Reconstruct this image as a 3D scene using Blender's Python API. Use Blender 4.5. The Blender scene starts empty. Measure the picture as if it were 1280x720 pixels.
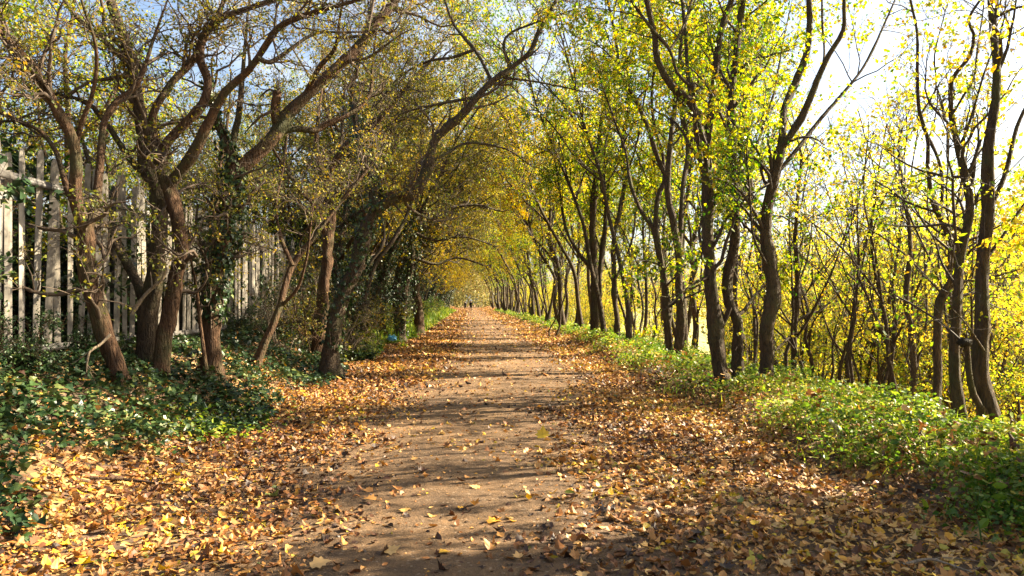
import bpy, math, random
import numpy as np
from mathutils import Vector, Matrix, Euler

SEED = 7
rng = np.random.default_rng(SEED)
random.seed(SEED)
scene = bpy.context.scene
COL = scene.collection
F = 967.0                    # focal length in pixels of the 1280 px wide photograph
EYE = 1.6
R = math.radians

# ------------------------------------------------------------------ camera
cam_d = bpy.data.cameras.new('camera')
cam = bpy.data.objects.new('camera', cam_d)
COL.objects.link(cam)
cam.location = (0, 0, EYE)
cam.rotation_euler = (R(91.0), 0, R(-3.2))
cam_d.sensor_width = 36.0
cam_d.lens = 36.0 * F / 1280.0
cam_d.clip_start = 0.05
cam_d.clip_end = 2000
scene.camera = cam
CAMR = Euler((R(91.0), 0, R(-3.2))).to_matrix()


def at(px, py, Y):
    d = CAMR @ Vector(((px - 640) / F, (360 - py) / F, -1.0))
    s = Y / d.y
    return np.array([d.x * s, Y, EYE + d.z * s])


# ------------------------------------------------------------------ terrain
def sstep(a, b, x):
    t = np.clip((x - a) / (b - a), 0, 1)
    return t * t * (3 - 2 * t)


def height(x, y):
    x = np.asarray(x, float); y = np.asarray(y, float)
    n = 0.5 * np.sin(x * 1.7 + y * .83 + 1.3) + 0.5 * np.sin(y * 1.31 - x * 2.3) * np.sin(x * .9 + .4)
    left = .84 * sstep(-2.9, -4.9, x)
    berm = .22 * sstep(3.1, 4.4, x)
    xx = np.clip(x - 4.9, 0, 9.5)
    drop = -.44 * xx * sstep(0, 1.4, xx)
    rough = .045 * n * (sstep(-2.4, -3.6, x) + sstep(3.2, 4.0, x))
    return left + berm + drop + rough


# ------------------------------------------------------------------ mesh helpers
class MB:
    """collects tubes, leaves and polygons and links them as ONE mesh object"""
    def __init__(self):
        self.v, self.t, self.q, self.tm, self.qm, self.ti = [], [], [], [], [], []
        self.n = 0

    def add(self, v, tris=None, quads=None, mat=0, tint=None):
        v = np.asarray(v, float).reshape(-1, 3)
        if tris is not None and len(tris):
            tr = np.asarray(tris, np.int64).reshape(-1, 3) + self.n
            self.t.append(tr); self.tm.append(np.full(len(tr), mat))
        if quads is not None and len(quads):
            q = np.asarray(quads, np.int64).reshape(-1, 4) + self.n
            self.q.append(q); self.qm.append(np.full(len(q), mat))
        self.v.append(v)
        if tint is None:
            tint = np.full(len(v), .5)
        self.ti.append(np.asarray(tint, float))
        self.n += len(v)

    def mesh(self, name, mats, smooth_mats=(0,), origin=None):
        me = bpy.data.meshes.new(name)
        v = np.concatenate(self.v) if self.v else np.zeros((0, 3))
        if origin is not None:
            v = v - np.asarray(origin)
        t = np.concatenate(self.t) if self.t else np.zeros((0, 3), int)
        q = np.concatenate(self.q) if self.q else np.zeros((0, 4), int)
        tm = np.concatenate(self.tm) if self.tm else np.zeros(0, int)
        qm = np.concatenate(self.qm) if self.qm else np.zeros(0, int)
        me.vertices.add(len(v)); me.vertices.foreach_set('co', v.astype(np.float32).ravel())
        li = np.concatenate([t.ravel(), q.ravel()]).astype(np.int32)
        me.loops.add(len(li)); me.loops.foreach_set('vertex_index', li)
        nf = len(t) + len(q)
        me.polygons.add(nf)
        ls = np.concatenate([np.arange(len(t)) * 3, len(t) * 3 + np.arange(len(q)) * 4]).astype(np.int32)
        me.polygons.foreach_set('loop_start', ls)
        mi = np.concatenate([tm, qm]).astype(np.int32)
        me.polygons.foreach_set('material_index', mi)
        sm = np.isin(mi, np.array(smooth_mats)) if len(smooth_mats) else np.zeros(nf, bool)
        me.polygons.foreach_set('use_smooth', sm)
        a = me.attributes.new('tint', 'FLOAT', 'POINT')
        a.data.foreach_set('value', np.concatenate(self.ti).astype(np.float32))
        for m in mats:
            me.materials.append(m)
        me.update(calc_edges=True)
        return me

    def build(self, name, mats, parent=None, smooth_mats=(0,), loc=None):
        if not isinstance(mats, (list, tuple)):
            mats = [mats]
        org = None
        if parent is not None:
            org = np.array(parent.location)
            p = parent
            while p.parent is not None:
                p = p.parent
                org = org + np.array(p.location)
        elif loc is not None:
            org = np.array(loc)
        me = self.mesh(name, mats, smooth_mats, org)
        o = bpy.data.objects.new(name, me)
        COL.objects.link(o)
        if parent is not None:
            o.parent = parent
        elif loc is not None:
            o.location = loc
        return o


def tag(o, label=None, cat=None, group=None, kind=None):
    if label: o['label'] = label
    if cat: o['category'] = cat
    if group: o['group'] = group
    if kind: o['kind'] = kind
    return o


def empty(name, loc):
    o = bpy.data.objects.new(name, None)
    COL.objects.link(o)
    o.empty_display_size = .2
    o.location = loc
    return o


def children(o):
    return [c for c in COL.objects if c.parent == o]


def copy_thing(src, kids, loc, rz=0, sc=1.0, label=None, group=None):
    """a copy of a thing with copies of its parts and sub-parts; kids: [(part, [sub-parts])]"""
    c = src.copy(); COL.objects.link(c)
    c.location = loc; c.rotation_euler = (0, 0, rz)
    c.scale = (sc, sc, sc) if np.isscalar(sc) else sc
    if label: c['label'] = label
    if group: c['group'] = group
    for k, subs in kids:
        d = k.copy(); COL.objects.link(d); d.parent = c
        for s in subs:
            e = s.copy(); COL.objects.link(e); e.parent = d
    return c


def norm(a):
    return a / np.maximum(np.linalg.norm(a, axis=-1, keepdims=True), 1e-9)


def tubes(mb, P, Rd, sides=6, mat=0, cap=False, rough=0.0):
    """P (M,n,3) centre lines, Rd (M,n) radii"""
    P = np.asarray(P, float); Rd = np.asarray(Rd, float)
    if P.ndim == 2:
        P = P[None]; Rd = Rd[None]
    M, n, _ = P.shape
    T = norm(np.gradient(P, axis=1))
    N = np.empty_like(T)
    ref = np.where(np.abs(T[:, 0, 2:3]) > .9, np.array([[1., 0, 0]]), np.array([[0, 0, 1.]]))
    N[:, 0] = norm(np.cross(T[:, 0], ref))
    for i in range(1, n):
        N[:, i] = norm(N[:, i - 1] - T[:, i] * (N[:, i - 1] * T[:, i]).sum(-1, keepdims=True))
    B = np.cross(T, N)
    a = np.arange(sides) * 2 * math.pi / sides
    r = Rd[:, :, None] * np.ones(sides)
    if rough > 0:
        # lobed, knotty section that changes slowly along the stem
        z = np.arange(n)[None, :, None]
        ph = rng.uniform(0, 6.28, (M, 1, 1))
        r = r * (1 + rough * (np.sin(2 * a + ph + z * .35) * .6 + np.sin(3 * a - ph + z * .23) * .5 + rng.normal(0, .35, (M, n, sides))))
    V = P[:, :, None, :] + r[..., None] * (np.cos(a)[None, None, :, None] * N[:, :, None, :] + np.sin(a)[None, None, :, None] * B[:, :, None, :])
    i, j = np.meshgrid(np.arange(n - 1), np.arange(sides), indexing='ij')
    j2 = (j + 1) % sides
    Q = np.stack([i * sides + j, i * sides + j2, (i + 1) * sides + j2, (i + 1) * sides + j], -1).reshape(-1, 4)
    Q = (Q[None] + (np.arange(M) * n * sides)[:, None, None]).reshape(-1, 4)
    mb.add(V.reshape(-1, 3), quads=Q, mat=mat)
    if cap:
        tip = V[:, -1].reshape(-1, 3)
        k = sides
        tr = np.array([[0, a_, a_ + 1] for a_ in range(1, k - 1)])
        tr = (tr[None] + (np.arange(M) * k)[:, None, None]).reshape(-1, 3)
        mb.add(tip, tris=tr, mat=mat)


def catmull(pts, step=.18):
    pts = np.asarray(pts, float)
    if len(pts) == 2:
        pts = np.array([pts[0], (pts[0] + pts[1]) / 2, pts[1]])
    e = np.vstack([2 * pts[0] - pts[1], pts, 2 * pts[-1] - pts[-2]])
    out = []
    for i in range(len(pts) - 1):
        p0, p1, p2, p3 = e[i:i + 4]
        k = max(2, int(np.linalg.norm((p2 - p1)[:3]) / step))
        t = (np.arange(k) / k)[:, None]
        out.append(.5 * (2 * p1 + (p2 - p0) * t + (2 * p0 - 5 * p1 + 4 * p2 - p3) * t ** 2 + (3 * p1 - p0 - 3 * p2 + p3) * t ** 3))
    out.append(pts[-1:])
    return np.vstack(out)


def resample(P, Rd, n):
    s = np.r_[0, np.cumsum(np.linalg.norm(np.diff(P, axis=0), axis=1))]
    u = np.linspace(0, s[-1], n)
    return np.stack([np.interp(u, s, P[:, k]) for k in range(3)], -1), np.interp(u, s, Rd), s[-1]


def grow(P, Rd, count, t0=.3, t1=1., length=(.5, 1.2), ang=(35, 70), up=.15, wig=.25, n=6, ratio=.6, rmin=.004, bias=None, rtip=.25, clampr=None):
    """branches grown from parent centre lines (M,n,3); count branches in all, shared by parent length"""
    P = np.asarray(P); Rd = np.asarray(Rd)
    M, pn, _ = P.shape
    ln = np.linalg.norm(np.diff(P, axis=1), axis=-1).sum(1)
    w = ln / ln.sum()
    idx = rng.choice(M, count, p=w)
    t = rng.uniform(t0, t1, count)
    f = t * (pn - 1); i = np.minimum(f.astype(int), pn - 2); fr = (f - i)[:, None]
    st = P[idx, i] * (1 - fr) + P[idx, i + 1] * fr
    tg = norm(P[idx, i + 1] - P[idx, i])
    pr = Rd[idx, i] * (1 - fr[:, 0]) + Rd[idx, i + 1] * fr[:, 0]
    pp = norm(np.cross(tg, norm(rng.normal(size=(count, 3)))))
    a = np.radians(rng.uniform(ang[0], ang[1], count))[:, None]
    d = tg * np.cos(a) + pp * np.sin(a)
    d[:, 2] += up
    if bias is not None:
        d = d + np.asarray(bias)
    d = norm(d)
    L = rng.uniform(length[0], length[1], count) * (1.15 - .45 * t)
    out = np.empty((count, n, 3)); out[:, 0] = st
    for k in range(1, n):
        d = norm(d + rng.normal(0, wig, (count, 3)) + np.array([0, 0, up * .25]))
        out[:, k] = out[:, k - 1] + d * (L / (n - 1))[:, None]
    r0 = np.maximum(pr * ratio, rmin)
    if clampr: r0 = np.minimum(r0, clampr)
    r = r0[:, None] * np.linspace(1, rtip, n)[None]
    r = np.maximum(r, rmin * .5)
    return out, r


# leaf shapes: (along, across) outline; first vertex is the middle
def fan(outline, mid=(.45, 0)):
    v = np.array([mid] + list(outline), float)
    k = len(outline)
    t = np.array([[0, i, i % k + 1] for i in range(1, k + 1)])
    t = np.array([[0, i, (i % k) + 1] for i in range(1, k + 1)])
    return v, t


DIAMOND = (np.array([[0, 0], [.42, .33], [1, 0], [.42, -.33]], float), np.array([[0, 2, 1], [0, 3, 2]]))
OVAL = fan([(0, 0), (.22, .24), (.55, .30), (.85, .14), (1, 0), (.85, -.14), (.55, -.30), (.22, -.24)])
MAPLE = fan([(0, 0), (.02, .3), (.2, .28), (.32, .56), (.46, .34), (.62, .42), (.66, .2), (1, 0),
             (.66, -.2), (.62, -.42), (.46, -.34), (.32, -.56), (.2, -.28), (.02, -.3)], (.35, 0))
IVY = fan([(.08, 0), (-.08, .26), (.22, .46), (.5, .28), (1, 0), (.5, -.28), (.22, -.46), (-.08, -.26)], (.35, 0))
BLADE = (np.array([[0, -.05], [0, .05], [.55, .04], [.55, -.04], [1, 0]], float), np.array([[0, 1, 2], [0, 2, 3], [3, 2, 4]]))


def leaves(mb, pos, axis, nrm, size, shape, mat=0, fold=.25, curl=.2, tint=None, wid=1.0):
    v, t = shape
    N = len(pos); K = len(v)
    axis = norm(axis)
    side = norm(np.cross(nrm, axis))
    nn = np.cross(axis, side)
    size = np.broadcast_to(np.asarray(size, float), (N,))[:, None, None]
    fold = (fold * rng.uniform(-.3, 1.4, N))[:, None, None]
    curl = (curl * rng.uniform(-1, 1.3, N))[:, None, None]
    twist = (rng.normal(0, .25, N))[:, None, None] * np.abs(curl) * 2
    u = v[None, :, 0:1]; w = v[None, :, 1:2] * wid
    z = fold * np.abs(w) - curl * (u - .35) ** 2 * 1.6 + twist * u * w * 2
    V = pos[:, None, :] + size * (u * axis[:, None, :] + w * side[:, None, :] + z * nn[:, None, :])
    tr = (t[None] + (np.arange(N) * K)[:, None, None]).reshape(-1, 3)
    if tint is None:
        tint = rng.uniform(0, 1, N)
    mb.add(V.reshape(-1, 3), tris=tr, mat=mat, tint=np.repeat(tint, K))


def leaf_on(mb, P, per, size, shape=DIAMOND, mat=1, droop=.35, tint=None, jitter=.03, t0=.15, flat=.8, fold=.3):
    """leaves spread along twigs P (M,n,3)"""
    M, n, _ = P.shape
    K = max(1, int(M * per / 3)); N = K * 3
    idx = np.repeat(rng.integers(0, M, K), 3)
    f = np.repeat(rng.uniform(t0, 1, K) ** .7, 3) * (n - 1); i = np.minimum(f.astype(int), n - 2); fr = (f - i)[:, None]
    pos = P[idx, i] * (1 - fr) + P[idx, i + 1] * fr + rng.normal(0, jitter, (N, 3))
    tg = norm(P[idx, i + 1] - P[idx, i])
    ax = tg * .5 + rng.normal(0, .7, (N, 3)); ax[:, 2] -= droop
    nr = rng.normal(0, flat, (N, 3)); nr[:, 2] += 1
    leaves(mb, pos, ax, nr, rng.uniform(size[0], size[1], N), shape, mat, fold=fold, tint=tint(pos) if tint else None)


# ------------------------------------------------------------------ materials
def mat_new(name):
    m = bpy.data.materials.new(name); m.use_nodes = True
    nt = m.node_tree; nt.nodes.clear()
    out = nt.nodes.new('ShaderNodeOutputMaterial')
    return m, nt, out


def ramp(nt, stops, src=None, interp='LINEAR'):
    r = nt.nodes.new('ShaderNodeValToRGB')
    r.color_ramp.interpolation = interp
    e = r.color_ramp.elements
    while len(e) < len(stops): e.new(.5)
    for k, (p, c) in enumerate(stops):
        e[k].position = p; e[k].color = (*c, 1) if len(c) == 3 else c
    if src is not None: nt.links.new(src, r.inputs[0])
    return r


def noise(nt, scale, detail=4, rough=.6, vec=None, dist=0):
    n = nt.nodes.new('ShaderNodeTexNoise')
    n.inputs['Scale'].default_value = scale; n.inputs['Detail'].default_value = detail
    n.inputs['Roughness'].default_value = rough; n.inputs['Distortion'].default_value = dist
    if vec is not None: nt.links.new(vec, n.inputs['Vector'])
    return n


def mixc(nt, a, b, fac, mode='MIX'):
    m = nt.nodes.new('ShaderNodeMix'); m.data_type = 'RGBA'; m.blend_type = mode
    for s, val in ((6, a), (7, b), (0, fac)):
        if hasattr(val, 'links') or isinstance(val, bpy.types.NodeSocket): nt.links.new(val, m.inputs[s])
        elif s == 0: m.inputs[0].default_value = val
        else: m.inputs[s].default_value = (*val, 1)
    return m.outputs[2]


def leaf_mat(name, stops, transl=.45, rough=.45, spec=.35, sat=1.25, clump=None):
    m, nt, out = mat_new(name)
    at_ = nt.nodes.new('ShaderNodeAttribute'); at_.attribute_name = 'tint'
    fac = at_.outputs['Fac']
    if clump:   # neighbouring sprays turn together
        tc = nt.nodes.new('ShaderNodeTexCoord')
        nz = noise(nt, clump, 2, .5, tc.outputs['Object'])
        mp = nt.nodes.new('ShaderNodeMapRange')
        mp.inputs[1].default_value = .3; mp.inputs[2].default_value = .7
        mp.inputs[3].default_value = -.35; mp.inputs[4].default_value = .35
        nt.links.new(nz.outputs[0], mp.inputs[0])
        ad = nt.nodes.new('ShaderNodeMath'); ad.operation = 'ADD'; ad.use_clamp = True
        nt.links.new(fac, ad.inputs[0]); nt.links.new(mp.outputs[0], ad.inputs[1])
        fac = ad.outputs[0]
    cr = ramp(nt, stops, fac)
    p = nt.nodes.new('ShaderNodeBsdfPrincipled')
    p.inputs['Roughness'].default_value = rough
    p.inputs['Specular IOR Level'].default_value = spec
    nt.links.new(cr.outputs[0], p.inputs['Base Color'])
    if transl > 0:
        hs = nt.nodes.new('ShaderNodeHueSaturation'); hs.inputs['Saturation'].default_value = sat
        hs.inputs['Value'].default_value = 1.15
        nt.links.new(cr.outputs[0], hs.inputs['Color'])
        tr = nt.nodes.new('ShaderNodeBsdfTranslucent')
        nt.links.new(hs.outputs[0], tr.inputs[0])
        mx = nt.nodes.new('ShaderNodeMixShader'); mx.inputs[0].default_value = transl
        nt.links.new(p.outputs[0], mx.inputs[1]); nt.links.new(tr.outputs[0], mx.inputs[2])
        nt.links.new(mx.outputs[0], out.inputs[0])
    else:
        nt.links.new(p.outputs[0], out.inputs[0])
    return m


def bark_mat(name, dark, light, moss=None, scale=9.0, bump=.6):
    m, nt, out = mat_new(name)
    tc = nt.nodes.new('ShaderNodeTexCoord')
    mp = nt.nodes.new('ShaderNodeMapping'); mp.inputs['Scale'].default_value = (1, 1, .28)
    nt.links.new(tc.outputs['Object'], mp.inputs[0])
    n1 = noise(nt, scale * 2.2, 8, .72, mp.outputs[0], .6)
    vo = nt.nodes.new('ShaderNodeTexVoronoi'); vo.inputs['Scale'].default_value = scale * 3
    vo.feature = 'DISTANCE_TO_EDGE'
    nt.links.new(mp.outputs[0], vo.inputs['Vector'])
    cr = ramp(nt, [(.3, dark), (.7, light)], n1.outputs[0])
    c = cr.outputs[0]
    n2 = noise(nt, 2.2, 4, .6, tc.outputs['Object'])
    if moss:
        r2 = ramp(nt, [(.48, (0, 0, 0)), (.68, (1, 1, 1))], n2.outputs[0])
        c = mixc(nt, c, moss, r2.outputs[0])
    p = nt.nodes.new('ShaderNodeBsdfPrincipled'); p.inputs['Roughness'].default_value = .85
    p.inputs['Specular IOR Level'].default_value = .2
    nt.links.new(c, p.inputs['Base Color'])
    ad = nt.nodes.new('ShaderNodeMath'); ad.operation = 'ADD'
    ml = nt.nodes.new('ShaderNodeMath'); ml.operation = 'MINIMUM'; ml.inputs[1].default_value = .25
    nt.links.new(vo.outputs['Distance'], ml.inputs[0])
    nt.links.new(n1.outputs[0], ad.inputs[0]); nt.links.new(ml.outputs[0], ad.inputs[1])
    b = nt.nodes.new('ShaderNodeBump'); b.inputs['Strength'].default_value = bump; b.inputs['Distance'].default_value = .05
    nt.links.new(ad.outputs[0], b.inputs['Height']); nt.links.new(b.outputs[0], p.inputs['Normal'])
    nt.links.new(p.outputs[0], out.inputs[0])
    return m


def plain_mat(name, col, rough=.6, metal=0, var=.15, scale=12, bump=.1, spec=.4):
    m, nt, out = mat_new(name)
    tc = nt.nodes.new('ShaderNodeTexCoord')
    n1 = noise(nt, scale, 6, .65, tc.outputs['Object'])
    c0 = tuple(x * (1 - var) for x in col); c1 = tuple(min(1, x * (1 + var)) for x in col)
    cr = ramp(nt, [(.3, c0), (.7, c1)], n1.outputs[0])
    p = nt.nodes.new('ShaderNodeBsdfPrincipled')
    p.inputs['Roughness'].default_value = rough; p.inputs['Metallic'].default_value = metal
    p.inputs['Specular IOR Level'].default_value = spec
    nt.links.new(cr.outputs[0], p.inputs['Base Color'])
    b = nt.nodes.new('ShaderNodeBump'); b.inputs['Strength'].default_value = bump; b.inputs['Distance'].default_value = .02
    nt.links.new(n1.outputs[0], b.inputs['Height']); nt.links.new(b.outputs[0], p.inputs['Normal'])
    nt.links.new(p.outputs[0], out.inputs[0])
    return m


BARK_L = bark_mat('bark_brown', (.018, .010, .006), (.135, .073, .038), (.055, .055, .024), 8, 1.0)
BARK_R = bark_mat('bark_dark', (.018, .013, .009), (.115, .08, .05), (.07, .068, .03), 9, 1.0)
BARK_S = bark_mat('bark_sapling', (.02, .014, .009), (.10, .07, .042), None, 14, .6)
DEADWOOD = bark_mat('dead_wood', (.12, .085, .055), (.36, .28, .19), None, 10, .6)
TWIG_L = plain_mat('twig_brown', (.075, .05, .031), .8, 0, .35, 6)
TWIG_R = plain_mat('twig_dark', (.045, .032, .022), .8, 0, .3, 6)

LEAF_R = leaf_mat('leaf_yellow_green', [(0, (.04, .10, .012)), (.3, (.14, .23, .022)), (.6, (.35, .38, .035)), (.88, (.54, .47, .05)), (1, (.48, .29, .03))], .6, .42, .35, 1.1, .45)
LEAF_T = leaf_mat('leaf_thicket_yellow', [(0, (.10, .18, .02)), (.3, (.35, .39, .04)), (.65, (.60, .49, .075)), (.92, (.66, .46, .08)), (1, (.48, .27, .03))], .64, .45, .3, 1.1, .5)
LEAF_F = leaf_mat('leaf_gold', [(0, (.20, .22, .016)), (.4, (.48, .38, .02)), (.8, (.58, .38, .02)), (1, (.38, .21, .03))], .5, .45, .3, 1.1, .3)
LEAF_L = leaf_mat('leaf_olive', [(0, (.05, .075, .014)), (.4, (.15, .16, .022)), (.75, (.34, .28, .035)), (1, (.36, .22, .04))], .4, .5, .3, 1.1, .6)
LEAF_IVY = leaf_mat('leaf_ivy', [(0, (.008, .02, .007)), (.5, (.018, .042, .012)), (.85, (.04, .075, .018)), (1, (.10, .12, .03))], .12, .4, .35, 1.1, .8)
LEAF_G = leaf_mat('leaf_green', [(0, (.05, .11, .015)), (.45, (.14, .23, .03)), (.8, (.29, .36, .045)), (1, (.42, .38, .07))], .45, .45, .35, 1.1, .7)
LEAF_W = leaf_mat('leaf_far_olive', [(0, (.10, .11, .03)), (.4, (.24, .22, .06)), (.8, (.38, .30, .08)), (1, (.26, .17, .06))], .4, .5, .2, 1.0, .12)
LITTER = leaf_mat('leaf_fallen', [(0, (.03, .014, .008)), (.2, (.11, .042, .015)), (.42, (.31, .125, .030)), (.6, (.47, .225, .055)), (.76, (.54, .34, .13)), (.86, (.62, .29, .025)), (.97, (.64, .43, .03)), (1, (.16, .19, .05))], .12, .5, .35, 1.05, None)


# ------------------------------------------------------------------ ground and path
def ground_material():
    m, nt, out = mat_new('woodland_soil')
    tc = nt.nodes.new('ShaderNodeTexCoord')
    g = noise(nt, .9, 5, .6, tc.outputs['Object'])
    vo = nt.nodes.new('ShaderNodeTexVoronoi'); vo.inputs['Scale'].default_value = 11
    nt.links.new(tc.outputs['Object'], vo.inputs['Vector'])
    sep = nt.nodes.new('ShaderNodeSeparateColor'); nt.links.new(vo.outputs['Color'], sep.inputs[0])
    lf = ramp(nt, [(0, (.05, .028, .016)), (.35, (.13, .065, .028)), (.65, (.30, .16, .06)), (.88, (.42, .27, .10)), (1, (.5, .34, .06))], sep.outputs[0])
    so = ramp(nt, [(.3, (.045, .028, .018)), (.7, (.12, .075, .042))], g.outputs[0])
    msk = ramp(nt, [(.35, (0, 0, 0)), (.55, (1, 1, 1))], g.outputs[0])
    c = mixc(nt, so.outputs[0], lf.outputs[0], msk.outputs[0])
    sx = nt.nodes.new('ShaderNodeSeparateXYZ'); nt.links.new(tc.outputs['Object'], sx.inputs[0])
    fr = nt.nodes.new('ShaderNodeMapRange'); fr.inputs[1].default_value = 11; fr.inputs[2].default_value = 16
    nt.links.new(sx.outputs[0], fr.inputs[0])
    fg = ramp(nt, [(.3, (.20, .20, .05)), (.7, (.42, .36, .12))], g.outputs[0])
    c = mixc(nt, c, fg.outputs[0], fr.outputs[0])
    p = nt.nodes.new('ShaderNodeBsdfPrincipled'); p.inputs['Roughness'].default_value = .9
    nt.links.new(c, p.inputs['Base Color'])
    b = nt.nodes.new('ShaderNodeBump'); b.inputs['Strength'].default_value = .7; b.inputs['Distance'].default_value = .03
    nt.links.new(vo.outputs['Distance'], b.inputs['Height']); nt.links.new(b.outputs[0], p.inputs['Normal'])
    nt.links.new(p.outputs[0], out.inputs[0])
    return m


def path_material():
    m, nt, out = mat_new('trodden_gravel')
    tc = nt.nodes.new('ShaderNodeTexCoord')
    big = noise(nt, .7, 5, .6, tc.outputs['Object'])
    mid = noise(nt, 14, 6, .7, tc.outputs['Object'])
    fine = noise(nt, 90, 4, .7, tc.outputs['Object'])
    vo = nt.nodes.new('ShaderNodeTexVoronoi'); vo.inputs['Scale'].default_value = 60
    nt.links.new(tc.outputs['Object'], vo.inputs['Vector'])
    c0 = ramp(nt, [(.3, (.11, .058, .021)), (.7, (.27, .152, .060))], big.outputs[0])
    c1 = ramp(nt, [(.3, (.45, .45, .45)), (.7, (1.25, 1.2, 1.15))], mid.outputs[0])
    c = mixc(nt, c0.outputs[0], c1.outputs[0], .75, 'MULTIPLY')
    c2 = ramp(nt, [(.35, (.4, .4, .4)), (.65, (1.3, 1.28, 1.25))], fine.outputs[0])
    c = mixc(nt, c, c2.outputs[0], .6, 'MULTIPLY')
    sep = nt.nodes.new('ShaderNodeSeparateColor'); nt.links.new(vo.outputs['Color'], sep.inputs[0])
    st = ramp(nt, [(.955, (0, 0, 0)), (.975, (.7, .7, .7))], sep.outputs[1])
    c = mixc(nt, c, (.34, .24, .15), st.outputs[0])
    p = nt.nodes.new('ShaderNodeBsdfPrincipled'); p.inputs['Roughness'].default_value = .85
    nt.links.new(c, p.inputs['Base Color'])
    ad = nt.nodes.new('ShaderNodeMath'); ad.operation = 'MULTIPLY_ADD'; ad.inputs[1].default_value = 2.0
    nt.links.new(mid.outputs[0], ad.inputs[0]); nt.links.new(fine.outputs[0], ad.inputs[2])
    b = nt.nodes.new('ShaderNodeBump'); b.inputs['Strength'].default_value = 1.0; b.inputs['Distance'].default_value = .035
    nt.links.new(ad.outputs[0], b.inputs['Height']); nt.links.new(b.outputs[0], p.inputs['Normal'])
    nt.links.new(p.outputs[0], out.inputs[0])
    return m


def grid_sheet(name, X, Y, Z, mat):
    ny, nx = X.shape
    i, j = np.meshgrid(np.arange(ny - 1), np.arange(nx - 1), indexing='ij')
    q = np.stack([i * nx + j, i * nx + j + 1, (i + 1) * nx + j + 1, (i + 1) * nx + j], -1).reshape(-1, 4)
    mb = MB(); mb.add(np.stack([X, Y, Z], -1).reshape(-1, 3), quads=q)
    o = mb.build(name, mat)
    tag(o, kind='structure')
    return o


gx = np.r_[np.linspace(-420, -12, 14), np.arange(-11, 18, .22), np.linspace(19, 420, 16)]
gy = np.r_[np.linspace(-150, -12, 6), np.arange(-10, 40, .5), np.arange(40, 180, 3), np.linspace(185, 700, 12)]
X, Y = np.meshgrid(gx, gy)
grid_sheet('ground', X, Y, height(X, Y), ground_material())

py_ = np.r_[np.arange(-8, 30, .12), np.arange(30, 60, .4), np.arange(60, 260, 2.5)]
u = np.linspace(0, 1, 41)
lx = -1.75 + .9 * sstep(8, 22, py_) + .12 * np.sin(py_ * 1.3) + .08 * np.sin(py_ * 3.1 + 1)
rx = 2.85 + .12 * np.sin(py_ * 1.1 + 2) + .07 * np.sin(py_ * 2.7)
X = lx[:, None] * (1 - u) + rx[:, None] * u
Y = np.repeat(py_[:, None], 41, 1)
Z = .006 + .022 * np.sin(np.pi * u)[None] + .008 * np.sin(X * 3.1 + np.sin(Y * 1.3)) * np.sin(Y * 2.3 + X) * np.sin(np.pi * u)[None] + rng.normal(0, .0025, X.shape) * np.sin(np.pi * u)[None]
grid_sheet('path', X, Y, Z, path_material())


# ------------------------------------------------------------------ fallen leaves (leaf litter nobody could count)
def litter_density(x, y):
    xl = -1.45 + .85 * sstep(9, 22, y)
    xr = .78 + .35 * sstep(6, 9, y) + 1.5 * sstep(9, 17, y)
    wob = .22 * np.sin(y * 1.9 + 3 * np.sin(x)) + .15 * np.sin(y * 4.3 + x * 5)
    on = sstep(-1.1, .45, xl + wob - x) ** 1.6 + sstep(-.95, .5, x - xr - wob) ** 1.6
    base = .09 + .05 * sstep(15, 30, y) + .10 * sstep(.2, .8, np.sin(y * 1.7 + x * .6) * np.sin(x * 2.1 + 1))
    out = np.maximum(base, on)
    vs = .6 * sstep(14, 32, y)
    out *= 1 - sstep(3.6 + vs, 4.3 + vs, x) * .8
    out *= 1 - sstep(-3.3, -4.0, x) * .93
    return np.clip(out, 0, 1)


def litter(name, y0, y1, dens, size, shape, lift):
    A = 9.6 * (y1 - y0)
    N = int(A * dens)
    x = rng.uniform(-4.7, 4.9, N); y = rng.uniform(y0, y1, N)
    k = rng.uniform(0, 1, N) < litter_density(x, y)
    x, y = x[k], y[k]; N = len(x)
    z = np.maximum(height(x, y), .02) + .004 + rng.uniform(0, lift, N) ** 1.0 * litter_density(x, y)
    z = z + rng.uniform(0, .30, N) * sstep(3.5, 4.0, x - .6 * sstep(14, 32, y)) + rng.uniform(0, .25, N) * sstep(-3.3, -3.8, x)
    a = rng.uniform(0, 6.283, N)
    ax = np.stack([np.cos(a), np.sin(a), rng.normal(0, .2, N)], -1)
    nr = np.stack([rng.normal(0, .33, N), rng.normal(0, .33, N), np.ones(N)], -1)
    sz = rng.uniform(size[0], size[1], N) * rng.choice([1, .9, .65, .5, 1.2], N)
    sh = np.clip(.38 + .14 * np.sin(x * 1.4 + y * .9) + rng.normal(0, .29, N), 0, 1)
    # golden drift by the right verge, tan drift on the left
    sh = np.clip(sh + .12 * sstep(1.5, 3, x) - .05 * sstep(-1, -3, x), 0, .985)
    sh[rng.uniform(0, 1, N) < .012] = 1
    mb = MB()
    p = np.stack([x, y, z], -1)
    p -= ax * (sz * .4)[:, None]
    p[:, 2] = np.maximum(p[:, 2], height(p[:, 0], p[:, 1]) + .026)
    h = rng.uniform(0, 1, N) < .36
    for msk, shp in ((h, shape), (~h, OVAL if shape is not DIAMOND else DIAMOND)):
        leaves(mb, p[msk], ax[msk], nr[msk], sz[msk], shp, 0, fold=.6, curl=1.0, tint=sh[msk])
    o = mb.build(name, LITTER, smooth_mats=())
    tag(o, kind='stuff')


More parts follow.
